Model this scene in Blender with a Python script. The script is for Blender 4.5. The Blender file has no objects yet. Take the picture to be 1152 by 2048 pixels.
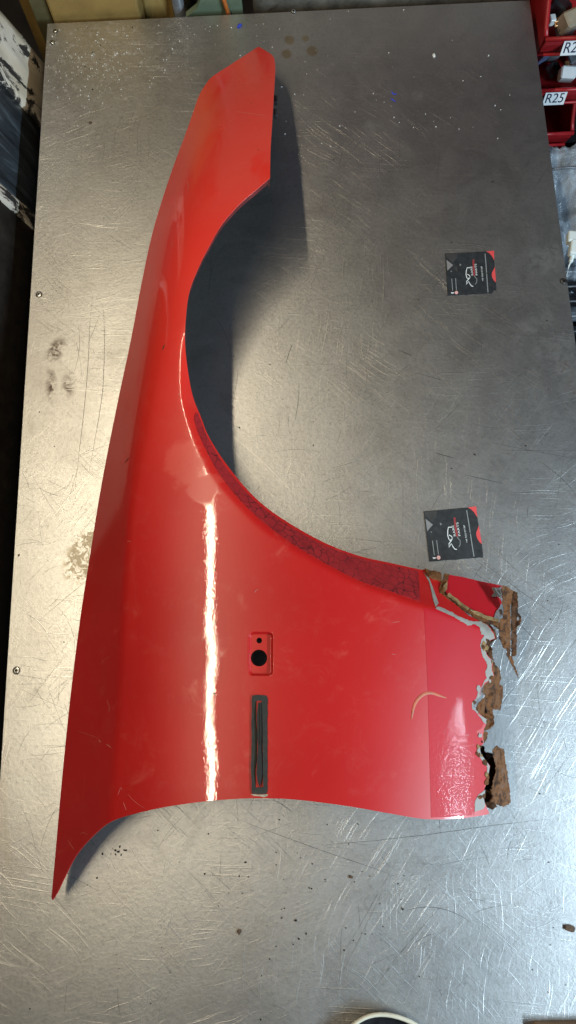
import bpy, bmesh, math, random
import numpy as np
from mathutils import Vector, Matrix, noise
from mathutils.geometry import delaunay_2d_cdt

random.seed(7)
S = bpy.context.scene
C = S.collection

# ------------------------------------------------------------------ camera
# metres; the bench top is z = 0, X runs across the bench, Y along it away from the photographer
F = 1539.0                                   # focal length in pixels of the 1152 x 2048 photograph
def _n(v):
    v = np.array(v, float); return v / np.linalg.norm(v)
YT = _n((-171, -5918, F)); XT = _n((70730, -2444, -F)); XT = _n(XT - YT * (XT @ YT)); ZT = np.cross(XT, YT)
cam_data = bpy.data.cameras.new('camera'); cam = bpy.data.objects.new('camera', cam_data); C.objects.link(cam)
cam.matrix_world = Matrix(((XT[0], -XT[1], -XT[2], 0), (YT[0], -YT[1], -YT[2], 0), (ZT[0], -ZT[1], -ZT[2], 1.0), (0, 0, 0, 1)))
cam_data.sensor_fit = 'VERTICAL'; cam_data.sensor_height = 36.0
cam_data.lens = 36.0 * F / 2048.0
cam_data.clip_start = 0.02; cam_data.clip_end = 60
S.camera = cam

# ------------------------------------------------------------------ world and lamps
W = bpy.data.worlds.new('World'); S.world = W; W.use_nodes = True
bg = W.node_tree.nodes['Background']; bg.inputs[0].default_value = (0.88, 0.86, 1.0, 1); bg.inputs[1].default_value = 0.030

def area(name, loc, target, sx, sy, col, power, spread=180, up=(0, 1, 0)):
    l = bpy.data.lights.new(name, 'AREA'); l.shape = 'RECTANGLE'; l.size = sx; l.size_y = sy
    l.color = col; l.energy = power; l.spread = math.radians(spread)
    o = bpy.data.objects.new(name, l); C.objects.link(o)
    z = (Vector(loc) - Vector(target)).normalized(); x = Vector(up).cross(z).normalized(); y = z.cross(x)
    o.matrix_world = Matrix(((x.x, y.x, z.x, loc[0]), (x.y, y.y, z.y, loc[1]), (x.z, y.z, z.z, loc[2]), (0, 0, 0, 1)))
    return o
# twin fluorescent tubes running along the bench, beyond its left edge
WARM = (1.0, 0.86, 0.61)
for x in (-0.550, -0.530):
    area('lamp_tube', (x, 0.515, 1.50), (x + .11, 0.515, 0), 0.013, 1.67, WARM, 7.2)
# a cool white tube beyond the bench's right edge, nearer the photographer
area('lamp_tube', (1.29, -0.50, 0.95), (0.25, 0.1, 0.0), 0.05, 0.90, (0.64, 0.85, 1.0), 39.0)

S.view_settings.view_transform = 'Standard'; S.view_settings.look = 'None'
S.view_settings.exposure = 0.0; S.view_settings.gamma = 1.0; S.view_settings.use_curve_mapping = False

# ------------------------------------------------------------------ helpers
def at(px, py, z):
    d = np.array([(px - 576) / F, (py - 1024) / F, 1.0])
    w = np.array([XT @ d, YT @ d, ZT @ d]); t = (z - 1.0) / w[2]
    return np.array([w[0] * t, w[1] * t, z])
def at_v(px, py, z):                                   # the same for arrays
    dx = (px - 576) / F; dy = (py - 1024) / F
    wx = XT[0] * dx + XT[1] * dy + XT[2]; wy = YT[0] * dx + YT[1] * dy + YT[2]; wz = ZT[0] * dx + ZT[1] * dy + ZT[2]
    t = (z - 1.0) / wz
    return np.stack([wx * t, wy * t, z + 0 * t], -1)
def tag(o, label, cat=None, group=None, kind=None):
    if label: o['label'] = label
    if cat: o['category'] = cat
    if group: o['group'] = group
    if kind: o['kind'] = kind
    return o
def empty(name, loc=(0, 0, 0)):
    o = bpy.data.objects.new(name, None); C.objects.link(o); o.location = loc; o.empty_display_size = 0.05
    return o
def mesh_obj(name, verts, faces, mat, parent=None, smooth=False, normals=None):
    me = bpy.data.meshes.new(name); me.from_pydata([tuple(v) for v in verts], [], [tuple(f) for f in faces])
    me.materials.append(mat)
    if smooth:
        me.polygons.foreach_set('use_smooth', [True] * len(me.polygons))
    me.update()
    if normals is not None:
        me.normals_split_custom_set_from_vertices([tuple(n) for n in normals])
    o = bpy.data.objects.new(name, me); C.objects.link(o)
    if parent is not None:
        o.parent = parent
        if parent.location.length > 0 and parent.type == 'EMPTY':
            o.matrix_parent_inverse = Matrix.Translation(-parent.location)
    return o
def bm_obj(name, bm, mat, parent=None, smooth=False):
    me = bpy.data.meshes.new(name); bm.normal_update(); bm.to_mesh(me); bm.free()
    me.materials.append(mat)
    if smooth: me.polygons.foreach_set('use_smooth', [True] * len(me.polygons))
    o = bpy.data.objects.new(name, me); C.objects.link(o)
    if parent is not None:
        o.parent = parent
        if parent.location.length > 0 and parent.type == 'EMPTY':
            o.matrix_parent_inverse = Matrix.Translation(-parent.location)
    return o
def box_bm(x0, x1, y0, y1, z0, z1, bevel=0.0, seg=2, bm=None):
    b = bmesh.new(); bmesh.ops.create_cube(b, size=1)
    for v in b.verts:
        v.co = Vector(((x0 + x1) / 2 + v.co.x * (x1 - x0), (y0 + y1) / 2 + v.co.y * (y1 - y0), (z0 + z1) / 2 + v.co.z * (z1 - z0)))
    if bevel: bmesh.ops.bevel(b, geom=b.edges[:], offset=bevel, segments=seg, affect='EDGES', profile=0.5)
    return b
def tube_mesh(pts, r, seg=10, closed=False):
    pts = [Vector(p) for p in pts]; vs = []; fs = []; n = len(pts)
    for i, p in enumerate(pts):
        a = pts[(i - 1) % n] if (closed or i > 0) else p; b = pts[(i + 1) % n] if (closed or i < n - 1) else p
        t = (b - a).normalized(); u = t.cross(Vector((0.13, 0.2, 1))).normalized(); w = t.cross(u)
        rr = r[i] if isinstance(r, (list, tuple)) else r
        for k in range(seg):
            an = 2 * math.pi * k / seg; vs.append(p + (u * math.cos(an) + w * math.sin(an)) * rr)
    for i in range(n if closed else n - 1):
        for k in range(seg):
            j = (i + 1) % n; fs.append((i * seg + k, i * seg + (k + 1) % seg, j * seg + (k + 1) % seg, j * seg + k))
    if not closed:
        fs.append(tuple(range(seg - 1, -1, -1))); fs.append(tuple((n - 1) * seg + k for k in range(seg)))
    return vs, fs
def smooth_line(pts, step=5.0):                       # Catmull-Rom through pixel points
    p = [np.array(q, float) for q in pts]; out = []
    for i in range(len(p) - 1):
        p0 = p[max(i - 1, 0)]; p1 = p[i]; p2 = p[i + 1]; p3 = p[min(i + 2, len(p) - 1)]
        n = max(1, int(np.linalg.norm(p2 - p1) / step))
        for k in range(n):
            t = k / n
            out.append(0.5 * ((2 * p1) + (-p0 + p2) * t + (2 * p0 - 5 * p1 + 4 * p2 - p3) * t * t + (-p0 + 3 * p1 - 3 * p2 + p3) * t ** 3))
    out.append(p[-1]); return [tuple(q) for q in out]
def dense(pts, step=5.0, jit=0.0):                     # straight segments, subdivided and a little uneven
    out = []
    for i in range(len(pts) - 1):
        a = np.array(pts[i], float); b = np.array(pts[i + 1], float); n = max(1, int(np.linalg.norm(b - a) / step))
        for k in range(n):
            q = a + (b - a) * k / n
            if k and jit: q = q + np.array([random.uniform(-jit, jit), random.uniform(-jit, jit)])
            out.append(tuple(q))
    out.append(tuple(pts[-1])); return out
def in_poly(x, y, poly):
    p = np.array(poly); x = np.asarray(x); y = np.asarray(y); r = np.zeros(x.shape, bool)
    x0, y0 = p[:, 0], p[:, 1]; x1, y1 = np.roll(x0, -1), np.roll(y0, -1)
    for a, b, c, d in zip(x0, y0, x1, y1):
        if b == d: continue
        k = ((b > y) != (d > y)) & (x < (c - a) * (y - b) / (d - b) + a); r ^= k
    return r
def seg_dist(x, y, line):
    """distance to a polyline, positive on its left-hand side seen along the line in pixel axes (y down: the right-hand side)"""
    best = np.full(np.shape(x), 1e9); sign = np.zeros(np.shape(x)); L = np.array(line, float)
    for i in range(len(L) - 1):
        a, b = L[i], L[i + 1]; d = b - a; l2 = d @ d
        t = np.clip(((x - a[0]) * d[0] + (y - a[1]) * d[1]) / l2, 0, 1)
        ex = x - a[0] - t * d[0]; ey = y - a[1] - t * d[1]; q = np.hypot(ex, ey)
        s = np.sign(d[0] * ey - d[1] * ex); m = q < best - 1e-9
        best = np.where(m, q, best); sign = np.where(m, s, sign)
    return best * sign
def triangulate(outline, holes=(), step=6.0, extra=None):
    """fills a pixel outline with triangles: outline, holes, an inner grid"""
    pts = [tuple(map(float, q)) for q in outline]; edges = [(i, (i + 1) % len(pts)) for i in range(len(pts))]
    loops = [np.array(outline, float)]
    for h in holes:
        b = len(pts); pts += [tuple(map(float, q)) for q in h]; m = len(h)
        edges += [(b + i, b + (i + 1) % m) for i in range(m)]; loops.append(np.array(h, float))
    xs = np.array(outline)[:, 0]; ys = np.array(outline)[:, 1]
    gx, gy = np.meshgrid(np.arange(xs.min(), xs.max() + step, step), np.arange(ys.min(), ys.max() + step, step * 0.9))
    gx = gx + (np.arange(gx.shape[0]) % 2)[:, None] * step * 0.5
    gx, gy = gx.ravel(), gy.ravel()
    if extra is not None:
        x0, x1, y0, y1, st = extra
        k = (gx < x0) | (gx > x1) | (gy < y0) | (gy > y1); ex, ey = np.meshgrid(np.arange(x0, x1, st), np.arange(y0, y1, st))
        gx = np.concatenate([gx[k], ex.ravel()]); gy = np.concatenate([gy[k], ey.ravel()])
    k = in_poly(gx, gy, outline)
    for h in holes: k &= ~in_poly(gx, gy, h)
    gx, gy = gx[k], gy[k]
    keep = np.ones(gx.shape, bool)
    for lp in loops:
        cl = np.vstack([lp, lp[:1]]); keep &= np.abs(seg_dist(gx, gy, cl)) > (1.2 if extra is not None else 0.45 * step)
    pts += list(zip(gx[keep].tolist(), gy[keep].tolist()))
    v, e, f, _, _, _ = delaunay_2d_cdt([Vector(q) for q in pts], edges, [], 0, 1e-5)
    v = np.array([tuple(q) for q in v]); f = np.array([tuple(q) for q in f])
    c = v[f].mean(1); ok = in_poly(c[:, 0], c[:, 1], outline)
    for h in holes: ok &= ~in_poly(c[:, 0], c[:, 1], h)
    return v, f[ok]
def solid(top, nrm, faces, thick):
    """a sheet with thickness: top layer, bottom layer along -normal, rim"""
    top = np.asarray(top); n = len(top); bot = top - np.asarray(nrm) * thick
    verts = np.vstack([top, bot]); fs = [tuple(map(int, q)) for q in faces]
    a = top[faces[0]]; up = np.cross(a[1] - a[0], a[2] - a[0]) @ np.asarray(nrm)[faces[0][0]]
    if up < 0: fs = [q[::-1] for q in fs]
    cnt = {}
    for q in fs:
        for i in range(3):
            e = (q[i], q[(i + 1) % 3]); cnt[e] = 1
    out = list(fs) + [tuple(n + i for i in q[::-1]) for q in fs]
    m = len(verts); rim = []
    vs = list(map(tuple, verts)); dup = {}
    def dv(i):
        if i not in dup: dup[i] = len(vs); vs.append(vs[i])
        return dup[i]
    for (a, b) in list(cnt):
        if (b, a) not in cnt: out.append((dv(b), dv(a), dv(n + a), dv(n + b)))
    return vs, out, n

# ------------------------------------------------------------------ materials
def new_mat(name):
    m = bpy.data.materials.new(name); m.use_nodes = True; nt = m.node_tree
    return m, nt, nt.nodes['Principled BSDF']
def nd(nt, typ, **kw):
    n = nt.nodes.new(typ)
    for k, v in kw.items():
        if k in n.inputs: n.inputs[k].default_value = v
        else: setattr(n, k, v)
    return n
def lk(nt, a, b): nt.links.new(a, b)
def ramp(nt, fac, stops):
    r = nt.nodes.new('ShaderNodeValToRGB'); e = r.color_ramp.elements
    e[0].position, e[0].color = stops[0][0], (*stops[0][1], 1); e[1].position, e[1].color = stops[-1][0], (*stops[-1][1], 1)
    for p, c in stops[1:-1]:
        q = e.new(p); q.color = (*c, 1)
    lk(nt, fac, r.inputs[0]); return r.outputs[0]
def maprange(nt, v, a, b, c=0.0, d=1.0, smooth=True):
    m = nd(nt, 'ShaderNodeMapRange'); m.interpolation_type = 'SMOOTHSTEP' if smooth else 'LINEAR'
    m.inputs[1].default_value = a; m.inputs[2].default_value = b; m.inputs[3].default_value = c; m.inputs[4].default_value = d
    lk(nt, v, m.inputs[0]); return m.outputs[0]
def mth(nt, op, a, b=None, c=None):
    m = nd(nt, 'ShaderNodeMath', operation=op)
    for i, q in enumerate((a, b, c)):
        if q is None: continue
        if isinstance(q, (int, float)): m.inputs[i].default_value = q
        else: lk(nt, q, m.inputs[i])
    return m.outputs[0]
def mixc(nt, fac, a, b):
    m = nd(nt, 'ShaderNodeMix', data_type='RGBA')
    for i, q in ((0, fac), (6, a), (7, b)):
        if isinstance(q, (int, float)): m.inputs[i].default_value = q
        elif isinstance(q, tuple): m.inputs[i].default_value = (*q, 1)
        else: lk(nt, q, m.inputs[i])
    return m.outputs[2]
def coords(nt, scale=(1, 1, 1), rot=0.0, loc=(0, 0, 0)):
    t = nd(nt, 'ShaderNodeTexCoord'); mp = nd(nt, 'ShaderNodeMapping'); lk(nt, t.outputs['Object'], mp.inputs[0])
    mp.inputs['Scale'].default_value = scale; mp.inputs['Rotation'].default_value = (0, 0, rot); mp.inputs['Location'].default_value = loc
    return mp.outputs[0]
def noise_t(nt, vec, scale, detail=4, rough=0.55, dist=0.0):
    n = nd(nt, 'ShaderNodeTexNoise'); lk(nt, vec, n.inputs['Vector']); n.inputs['Scale'].default_value = scale
    n.inputs['Detail'].default_value = detail; n.inputs['Roughness'].default_value = rough; n.inputs['Distortion'].default_value = dist
    return n.outputs['Fac']
def spot(nt, px, py, z, rx, ry, rot=0.0, soft=0.0):
    """soft oval mask (1 inside) at a place on the bench or the panel, radii in metres"""
    p = at(px, py, z); t = nd(nt, 'ShaderNodeTexCoord'); s = nd(nt, 'ShaderNodeVectorMath', operation='SUBTRACT')
    lk(nt, t.outputs['Object'], s.inputs[0]); s.inputs[1].default_value = tuple(p)
    mp = nd(nt, 'ShaderNodeMapping'); mp.vector_type = 'TEXTURE'; lk(nt, s.outputs[0], mp.inputs[0])
    mp.inputs['Rotation'].default_value = (0, 0, rot); mp.inputs['Scale'].default_value = (rx, ry, 1e4)
    l = nd(nt, 'ShaderNodeVectorMath', operation='LENGTH'); lk(nt, mp.outputs[0], l.inputs[0])
    return maprange(nt, l.outputs['Value'], 1.0, soft)
def bump(nt, b, h, strength, dist, prev=None):
    n = nd(nt, 'ShaderNodeBump'); n.inputs['Strength'].default_value = strength; n.inputs['Distance'].default_value = dist
    lk(nt, h, n.inputs['Height'])
    if prev is not None: lk(nt, prev, n.inputs['Normal'])
    return n.outputs[0]
def plain(name, col, rough=0.5, metal=0.0, var=0.25, scale=60, bmp=0.0, coat=0.0, spec=0.5):
    m, nt, b = new_mat(name); v = coords(nt)
    n = noise_t(nt, v, scale, 5, 0.6)
    lo = tuple(c * (1 - var) for c in col); hi = tuple(min(1, c * (1 + var)) for c in col)
    lk(nt, ramp(nt, n, [(0.3, lo), (0.7, hi)]), b.inputs['Base Color'])
    lk(nt, maprange(nt, n, 0.2, 0.8, max(0.02, rough - 0.08), min(1, rough + 0.08)), b.inputs['Roughness'])
    b.inputs['Metallic'].default_value = metal; b.inputs['Coat Weight'].default_value = coat; b.inputs['Specular IOR Level'].default_value = spec
    if bmp: lk(nt, bump(nt, b, noise_t(nt, v, scale * 3, 6, 0.65), bmp, 0.001), b.inputs['Normal'])
    return m

def steel_material():
    m, nt, b = new_mat('worn_steel'); v = coords(nt)
    big = noise_t(nt, v, 3.2, 5, 0.6, 0.4); mid = noise_t(nt, v, 17, 6, 0.65, 0.6); fine = noise_t(nt, v, 170, 6, 0.75)
    # fine swirling and directional wear
    sc = None
    for i, (ang, sx, sy, s) in enumerate(((0.10, 4, 260, 1.0), (-0.9, 5, 240, 0.8), (0.75, 5, 300, 0.9), (1.75, 5, 220, 0.6), (-0.35, 6, 280, 0.7))):
        warp = nd(nt, 'ShaderNodeVectorMath', operation='MULTIPLY_ADD')
        nz = nd(nt, 'ShaderNodeTexNoise'); lk(nt, v, nz.inputs['Vector']); nz.inputs['Scale'].default_value = 3.5 + i
        lk(nt, nz.outputs['Color'], warp.inputs[0]); warp.inputs[1].default_value = (0.05, 0.05, 0); lk(nt, v, warp.inputs[2])
        mp = nd(nt, 'ShaderNodeMapping'); lk(nt, warp.outputs[0], mp.inputs[0]); mp.inputs['Scale'].default_value = (sx, sy, 1); mp.inputs['Rotation'].default_value = (0, 0, ang)
        # rotate first, then stretch
        mp.vector_type = 'POINT'
        ro = nd(nt, 'ShaderNodeVectorRotate', rotation_type='Z_AXIS'); lk(nt, warp.outputs[0], ro.inputs['Vector']); ro.inputs['Angle'].default_value = ang
        mu = nd(nt, 'ShaderNodeVectorMath', operation='MULTIPLY'); lk(nt, ro.outputs[0], mu.inputs[0]); mu.inputs[1].default_value = (sx, sy, 1)
        n = nd(nt, 'ShaderNodeTexNoise'); lk(nt, mu.outputs[0], n.inputs['Vector']); n.inputs['Scale'].default_value = 2.0; n.inputs['Detail'].default_value = 3
        mask = maprange(nt, noise_t(nt, coords(nt, loc=(i * 3.1, i * 1.7, 0)), 5.5, 3), 0.40, 0.62)
        q = mth(nt, 'MULTIPLY', mth(nt, 'MULTIPLY', maprange(nt, n.outputs['Fac'], 0.60, 0.74), mask), s)
        nt.nodes.remove(mp)
        sc = q if sc is None else mth(nt, 'MAXIMUM', sc, q)
    # colour of the metal: patches of handling grime and uneven tone
    col = ramp(nt, big, [(0.28, (0.50, 0.482, 0.475)), (0.5, (0.60, 0.592, 0.586)), (0.75, (0.68, 0.68, 0.68))])
    col = mixc(nt, mth(nt, 'MULTIPLY', maprange(nt, mid, 0.55, 0.75), 0.35), col, (0.36, 0.335, 0.31))
    col = mixc(nt, mth(nt, 'MULTIPLY', maprange(nt, fine, 0.48, 0.72), 0.42), col, (0.30, 0.29, 0.28))
    col = mixc(nt, mth(nt, 'MULTIPLY', sc, 0.45), col, (0.86, 0.86, 0.84))
    col = mixc(nt, mth(nt, 'MULTIPLY', spot(nt, 850, 120, 0, .36, .42, 0, .1), .55), col, (0.56, 0.475, 0.49))  # dark purple-brown reflection at the far right, painted into the steel colour
    # brown stains where they lie
    stain = None
    grit = maprange(nt, noise_t(nt, v, 60, 6, 0.7, 0.5), 0.40, 0.62)
    for (px, py, rx, ry, rot, a) in ((1135, 740, .030, .075, 0, .75), (1148, 800, .02, .05, 0, .8), (1095, 520, .045, .035, .5, .55), (1080, 640, .03, .02, .3, .45),
                                     (1060, 655, .025, .012, -.4, .5), (1070, 745, .012, .014, 0, .8), (1090, 700, .03, .025, 0, .35), (1040, 995, .03, .03, 0, .45), (1090, 1010, .05, .04, 0, .4),
                                     (1140, 1000, .03, .03, 0, .55), (112, 700, .016, .028, -.4, 1.4), (102, 770, .011, .034, .1, 1.1), (137, 770, .015, .028, 0, .9),
                                     (600, 88, .05, .03, 0, .3), (835, 190, .012, .012, 0, .7), (740, 255, .012, .018, .4, .5), (1148, 1050, .02, .04, 0, .5)):
        s = mth(nt, 'MULTIPLY', spot(nt, px, py, 0, rx, ry, rot), a)
        stain = s if stain is None else mth(nt, 'MAXIMUM', stain, s)
    stain = mth(nt, 'MINIMUM', mth(nt, 'MULTIPLY', stain, grit), .9)
    col = mixc(nt, stain, col, (0.070, 0.032, 0.013))
    # ring-shaped flux marks at the far end
    ring = None
    for (px, py, r) in ((579, 80, .010), (611, 77, .007), (573, 108, .010), (624, 102, .011)):
        s = spot(nt, px, py, 0, r, r * 1.15, 0.3, 0.55); ring = s if ring is None else mth(nt, 'MAXIMUM', ring, s)
    col = mixc(nt, mth(nt, 'MULTIPLY', ring, 0.6), col, (0.38, 0.26, 0.10))
    # tape residue beside the panel
    res = mth(nt, 'MULTIPLY', spot(nt, 172, 1110, 0, .030, .050, -.5, .6), maprange(nt, noise_t(nt, v, 75, 6, .7, 1.0), .47, .52))
    col = mixc(nt, mth(nt, 'MULTIPLY', res, .8), col, (0.50, 0.42, 0.30))
    # dull dusty film at the far left
    dust = mth(nt, 'MULTIPLY', spot(nt, 200, 130, 0, .22, .22, 0, .2), maprange(nt, noise_t(nt, v, 95, 7, .75), .5, .68))
    col = mixc(nt, mth(nt, 'MULTIPLY', dust, .5), col, (0.58, 0.54, 0.48))
    lk(nt, col, b.inputs['Base Color'])
    nonmetal = mth(nt, 'MAXIMUM', mth(nt, 'MAXIMUM', mth(nt, 'MULTIPLY', stain, 0.6), mth(nt, 'MULTIPLY', res, .7)), mth(nt, 'MULTIPLY', dust, .35))
    lk(nt, mth(nt, 'SUBTRACT', 1.0, nonmetal), b.inputs['Metallic'])
    r = maprange(nt, mid, 0.25, 0.75, 0.40, 0.455)
    r = mth(nt, 'SUBTRACT', r, mth(nt, 'MULTIPLY', stain, 0.03)); r = mth(nt, 'SUBTRACT', r, mth(nt, 'MULTIPLY', sc, 0.10))
    lk(nt, r, b.inputs['Roughness'])
    n1 = bump(nt, b, sc, 0.30, 0.0006); n2 = bump(nt, b, mid, 0.05, 0.003, n1); n3 = bump(nt, b, fine, 0.30, 0.0009, n2)
    lk(nt, n3, b.inputs['Normal'])
    return m

def paint_material(name='red_paint', film=False, chip=False):
    m, nt, b = new_mat(name); v = coords(nt)
    base = (0.60, 0.012, 0.010)
    big = noise_t(nt, v, 7, 3, 0.5)
    col = ramp(nt, big, [(0.3, (0.50, 0.010, 0.009)), (0.7, (0.57, 0.013, 0.011))])
    rough = None
    if film:
        vo = nd(nt, 'ShaderNodeTexVoronoi', feature='DISTANCE_TO_EDGE'); vo.inputs['Scale'].default_value = 96
        wp = nd(nt, 'ShaderNodeVectorMath', operation='MULTIPLY_ADD'); nz = nd(nt, 'ShaderNodeTexNoise'); nz.inputs['Scale'].default_value = 45; lk(nt, v, nz.inputs['Vector'])
        lk(nt, nz.outputs['Color'], wp.inputs[0]); wp.inputs[1].default_value = (.012, .012, .012); lk(nt, v, wp.inputs[2]); lk(nt, wp.outputs[0], vo.inputs['Vector'])
        crack = maprange(nt, vo.outputs['Distance'], 0.0, 0.055, 1.0, 0.0)
        fade = maprange(nt, noise_t(nt, v, 30, 4), 0.35, 0.6)
        col = ramp(nt, noise_t(nt, v, 40, 5, .65), [(0.3, (0.27, 0.016, 0.020)), (0.7, (0.42, 0.024, 0.028))])
        col = mixc(nt, mth(nt, 'MULTIPLY', crack, mth(nt, 'MULTIPLY_ADD', fade, .6, .4)), col, (0.03, 0.012, 0.012))
        b.inputs['Roughness'].default_value = 0.42; b.inputs['Specular IOR Level'].default_value = .35
        lk(nt, col, b.inputs['Base Color'])
        lk(nt, bump(nt, b, crack, -0.5, 0.0006), b.inputs['Normal'])
        return m
    if chip:
        n = noise_t(nt, v, 500, 3, .55); lump = noise_t(nt, v, 230, 2, .5)
        col = ramp(nt, big, [(0.3, (0.47, 0.010, 0.017)), (0.7, (0.54, 0.013, 0.021))])
        lk(nt, col, b.inputs['Base Color']); b.inputs['Roughness'].default_value = 0.45; b.inputs['Specular IOR Level'].default_value = .2
        b.inputs['Coat Weight'].default_value = 0.11; b.inputs['Coat Roughness'].default_value = 0.035
        amt = mth(nt, 'MAXIMUM', spot(nt, 908, 1555, .12, .045, .095, 0, .1), .05)
        h = mth(nt, 'MULTIPLY', mth(nt, 'ADD', lump, mth(nt, 'MULTIPLY', n, .5)), amt)
        nn = bump(nt, b, h, 0.20, 0.0020); lk(nt, nn, b.inputs['Normal']); lk(nt, nn, b.inputs['Coat Normal'])
        return m
    # dulled, rubbed-through patch above the arch and smears on the upper arm
    edge = noise_t(nt, v, 24, 6, .7, .5)
    patch = mth(nt, 'MAXIMUM', spot(nt, 372, 930, .152, .036, .048, .2, .35), spot(nt, 405, 975, .157, .034, .026, 0, .3))
    patch = maprange(nt, mth(nt, 'ADD', patch, mth(nt, 'MULTIPLY', mth(nt, 'SUBTRACT', edge, .5), 3.0)), .18, .85)
    col = mixc(nt, mth(nt, 'MULTIPLY', patch, .36), col, (0.62, 0.13, 0.095))
    smear = maprange(nt, noise_t(nt, coords(nt, scale=(1, .35, 1), rot=.25), 16, 4, .6, .8), .5, .7)
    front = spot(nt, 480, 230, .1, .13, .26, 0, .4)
    arm_light = spot(nt, 440, 330, .1, .30, .62, -.15, .25)
    col = mixc(nt, mth(nt, 'MULTIPLY', arm_light, .95), col, (0.94, 0.044, 0.028))  # the upper arm's brighter lighting, painted into its base colour
    arm_sheen = mth(nt, 'MULTIPLY', front, mth(nt, 'SUBTRACT', 1.0, smear))  # reflected sheen between the smears, painted as a paler red
    col = mixc(nt, mth(nt, 'MULTIPLY', arm_sheen, .45), col, (0.84, 0.12, 0.095))
    grime = maprange(nt, noise_t(nt, v, 34, 8, .8, .6), .50, .72)
    col = mixc(nt, mth(nt, 'MULTIPLY', grime, .07), col, (0.62, 0.24, 0.20))
    speck = nd(nt, 'ShaderNodeTexVoronoi'); speck.inputs['Scale'].default_value = 42; lk(nt, v, speck.inputs['Vector'])
    wn = nd(nt, 'ShaderNodeSeparateColor'); lk(nt, speck.outputs['Color'], wn.inputs[0])
    chipm = mth(nt, 'MULTIPLY', maprange(nt, speck.outputs['Distance'], .045, .03), maprange(nt, wn.outputs[0], .90, .905))
    col = mixc(nt, mth(nt, 'MULTIPLY', chipm, .8), col, (0.60, 0.34, 0.28))
    lk(nt, col, b.inputs['Base Color'])
    b.inputs['Roughness'].default_value = 0.38; b.inputs['Specular IOR Level'].default_value = .4
    lk(nt, mth(nt, 'SUBTRACT', 1.0, mth(nt, 'MULTIPLY', patch, .75)), b.inputs['Coat Weight'])
    cr = mth(nt, 'ADD', maprange(nt, big, .3, .7, .012, .024), mth(nt, 'ADD', mth(nt, 'MULTIPLY_ADD', patch, .25, mth(nt, 'MULTIPLY', grime, .05)), mth(nt, 'MULTIPLY', arm_sheen, .22)))
    lk(nt, cr, b.inputs['Coat Roughness']); b.inputs['Coat IOR'].default_value = 1.52
    n1 = bump(nt, b, noise_t(nt, v, 420, 2, .5), 0.075, 0.0006); n2 = bump(nt, b, noise_t(nt, v, 22, 2, .5), .035, .006, n1)
    lk(nt, n2, b.inputs['Coat Normal'])
    return m

def rust_material(name, dark=1.0, gold=False):
    m, nt, b = new_mat(name); v = coords(nt)
    n = noise_t(nt, v, 70, 8, .7, .4); g = noise_t(nt, v, 400, 4, .6)
    c = [(0.28, (0.028, 0.013, 0.007)), (0.42, (0.095, 0.036, 0.012)), (0.52, (0.26, 0.088, 0.018)), (0.62, (0.15, 0.060, 0.020)), (0.78, (0.46, 0.20, 0.060))]
    if gold: c = [(0.28, (0.10, 0.055, 0.02)), (0.46, (0.28, 0.17, 0.07)), (0.60, (0.42, 0.28, 0.12)), (0.78, (0.55, 0.42, 0.24))]
    col = ramp(nt, n, [(p, tuple(q * dark for q in k)) for p, k in c])
    lk(nt, col, b.inputs['Base Color']); lk(nt, maprange(nt, n, .3, .7, .95, .62), b.inputs['Roughness'])
    b.inputs['Metallic'].default_value = 0.15
    n1 = bump(nt, b, n, .8, .003); lk(nt, bump(nt, b, g, .5, .0008, n1), b.inputs['Normal'])
    return m

def peeling_material():
    m, nt, b = new_mat('peeling_paint'); v = coords(nt, scale=(1, 1, .55))
    n = noise_t(nt, v, 28, 8, .72, .7); n2 = noise_t(nt, v, 9, 4, .6)
    k = maprange(nt, mth(nt, 'ADD', mth(nt, 'MULTIPLY', n, .7), mth(nt, 'MULTIPLY', n2, .35)), .53, .565)
    white = ramp(nt, n2, [(.35, (.62, .52, .38)), (.65, (.80, .74, .66))])
    lk(nt, mixc(nt, k, white, (0.03, .026, .024)), b.inputs['Base Color']); lk(nt, maprange(nt, k, 0, 1, .55, .8), b.inputs['Roughness'])
    lk(nt, bump(nt, b, k, -1.0, .002), b.inputs['Normal'])
    return m
def pane_material():
    m, nt, b = new_mat('dark_glossy_board'); v = coords(nt)
    n = noise_t(nt, coords(nt, scale=(1, 7, 1), rot=0), 9, 6, .65, .5)
    lk(nt, ramp(nt, n, [(.35, (.02, .022, .026)), (.55, (.05, .06, .07)), (.72, (.16, .19, .22))]), b.inputs['Base Color'])
    b.inputs['Roughness'].default_value = .3
    lk(nt, bump(nt, b, n, .4, .003), b.inputs['Normal'])
    return m
def bag_material():
    m, nt, b = new_mat('clear_polythene'); v = coords(nt)
    lk(nt, ramp(nt, noise_t(nt, v, 30, 4), [(.35, (.16, .19, .23)), (.65, (.55, .60, .66))]), b.inputs['Base Color'])
    b.inputs['Roughness'].default_value = .16; b.inputs['Transmission Weight'].default_value = .0; b.inputs['IOR'].default_value = 1.45
    b.inputs['Alpha'].default_value = .40
    lk(nt, bump(nt, b, noise_t(nt, v, 55, 4, .6, 1.2), .7, .004), b.inputs['Normal'])
    return m
def wood_material():
    m, nt, b = new_mat('bare_wood'); n = noise_t(nt, coords(nt, scale=(2, 40, 2)), 6, 5, .6)
    lk(nt, ramp(nt, n, [(.3, (.16, .09, .045)), (.7, (.34, .21, .11))]), b.inputs['Base Color']); b.inputs['Roughness'].default_value = .7
    return m

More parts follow.
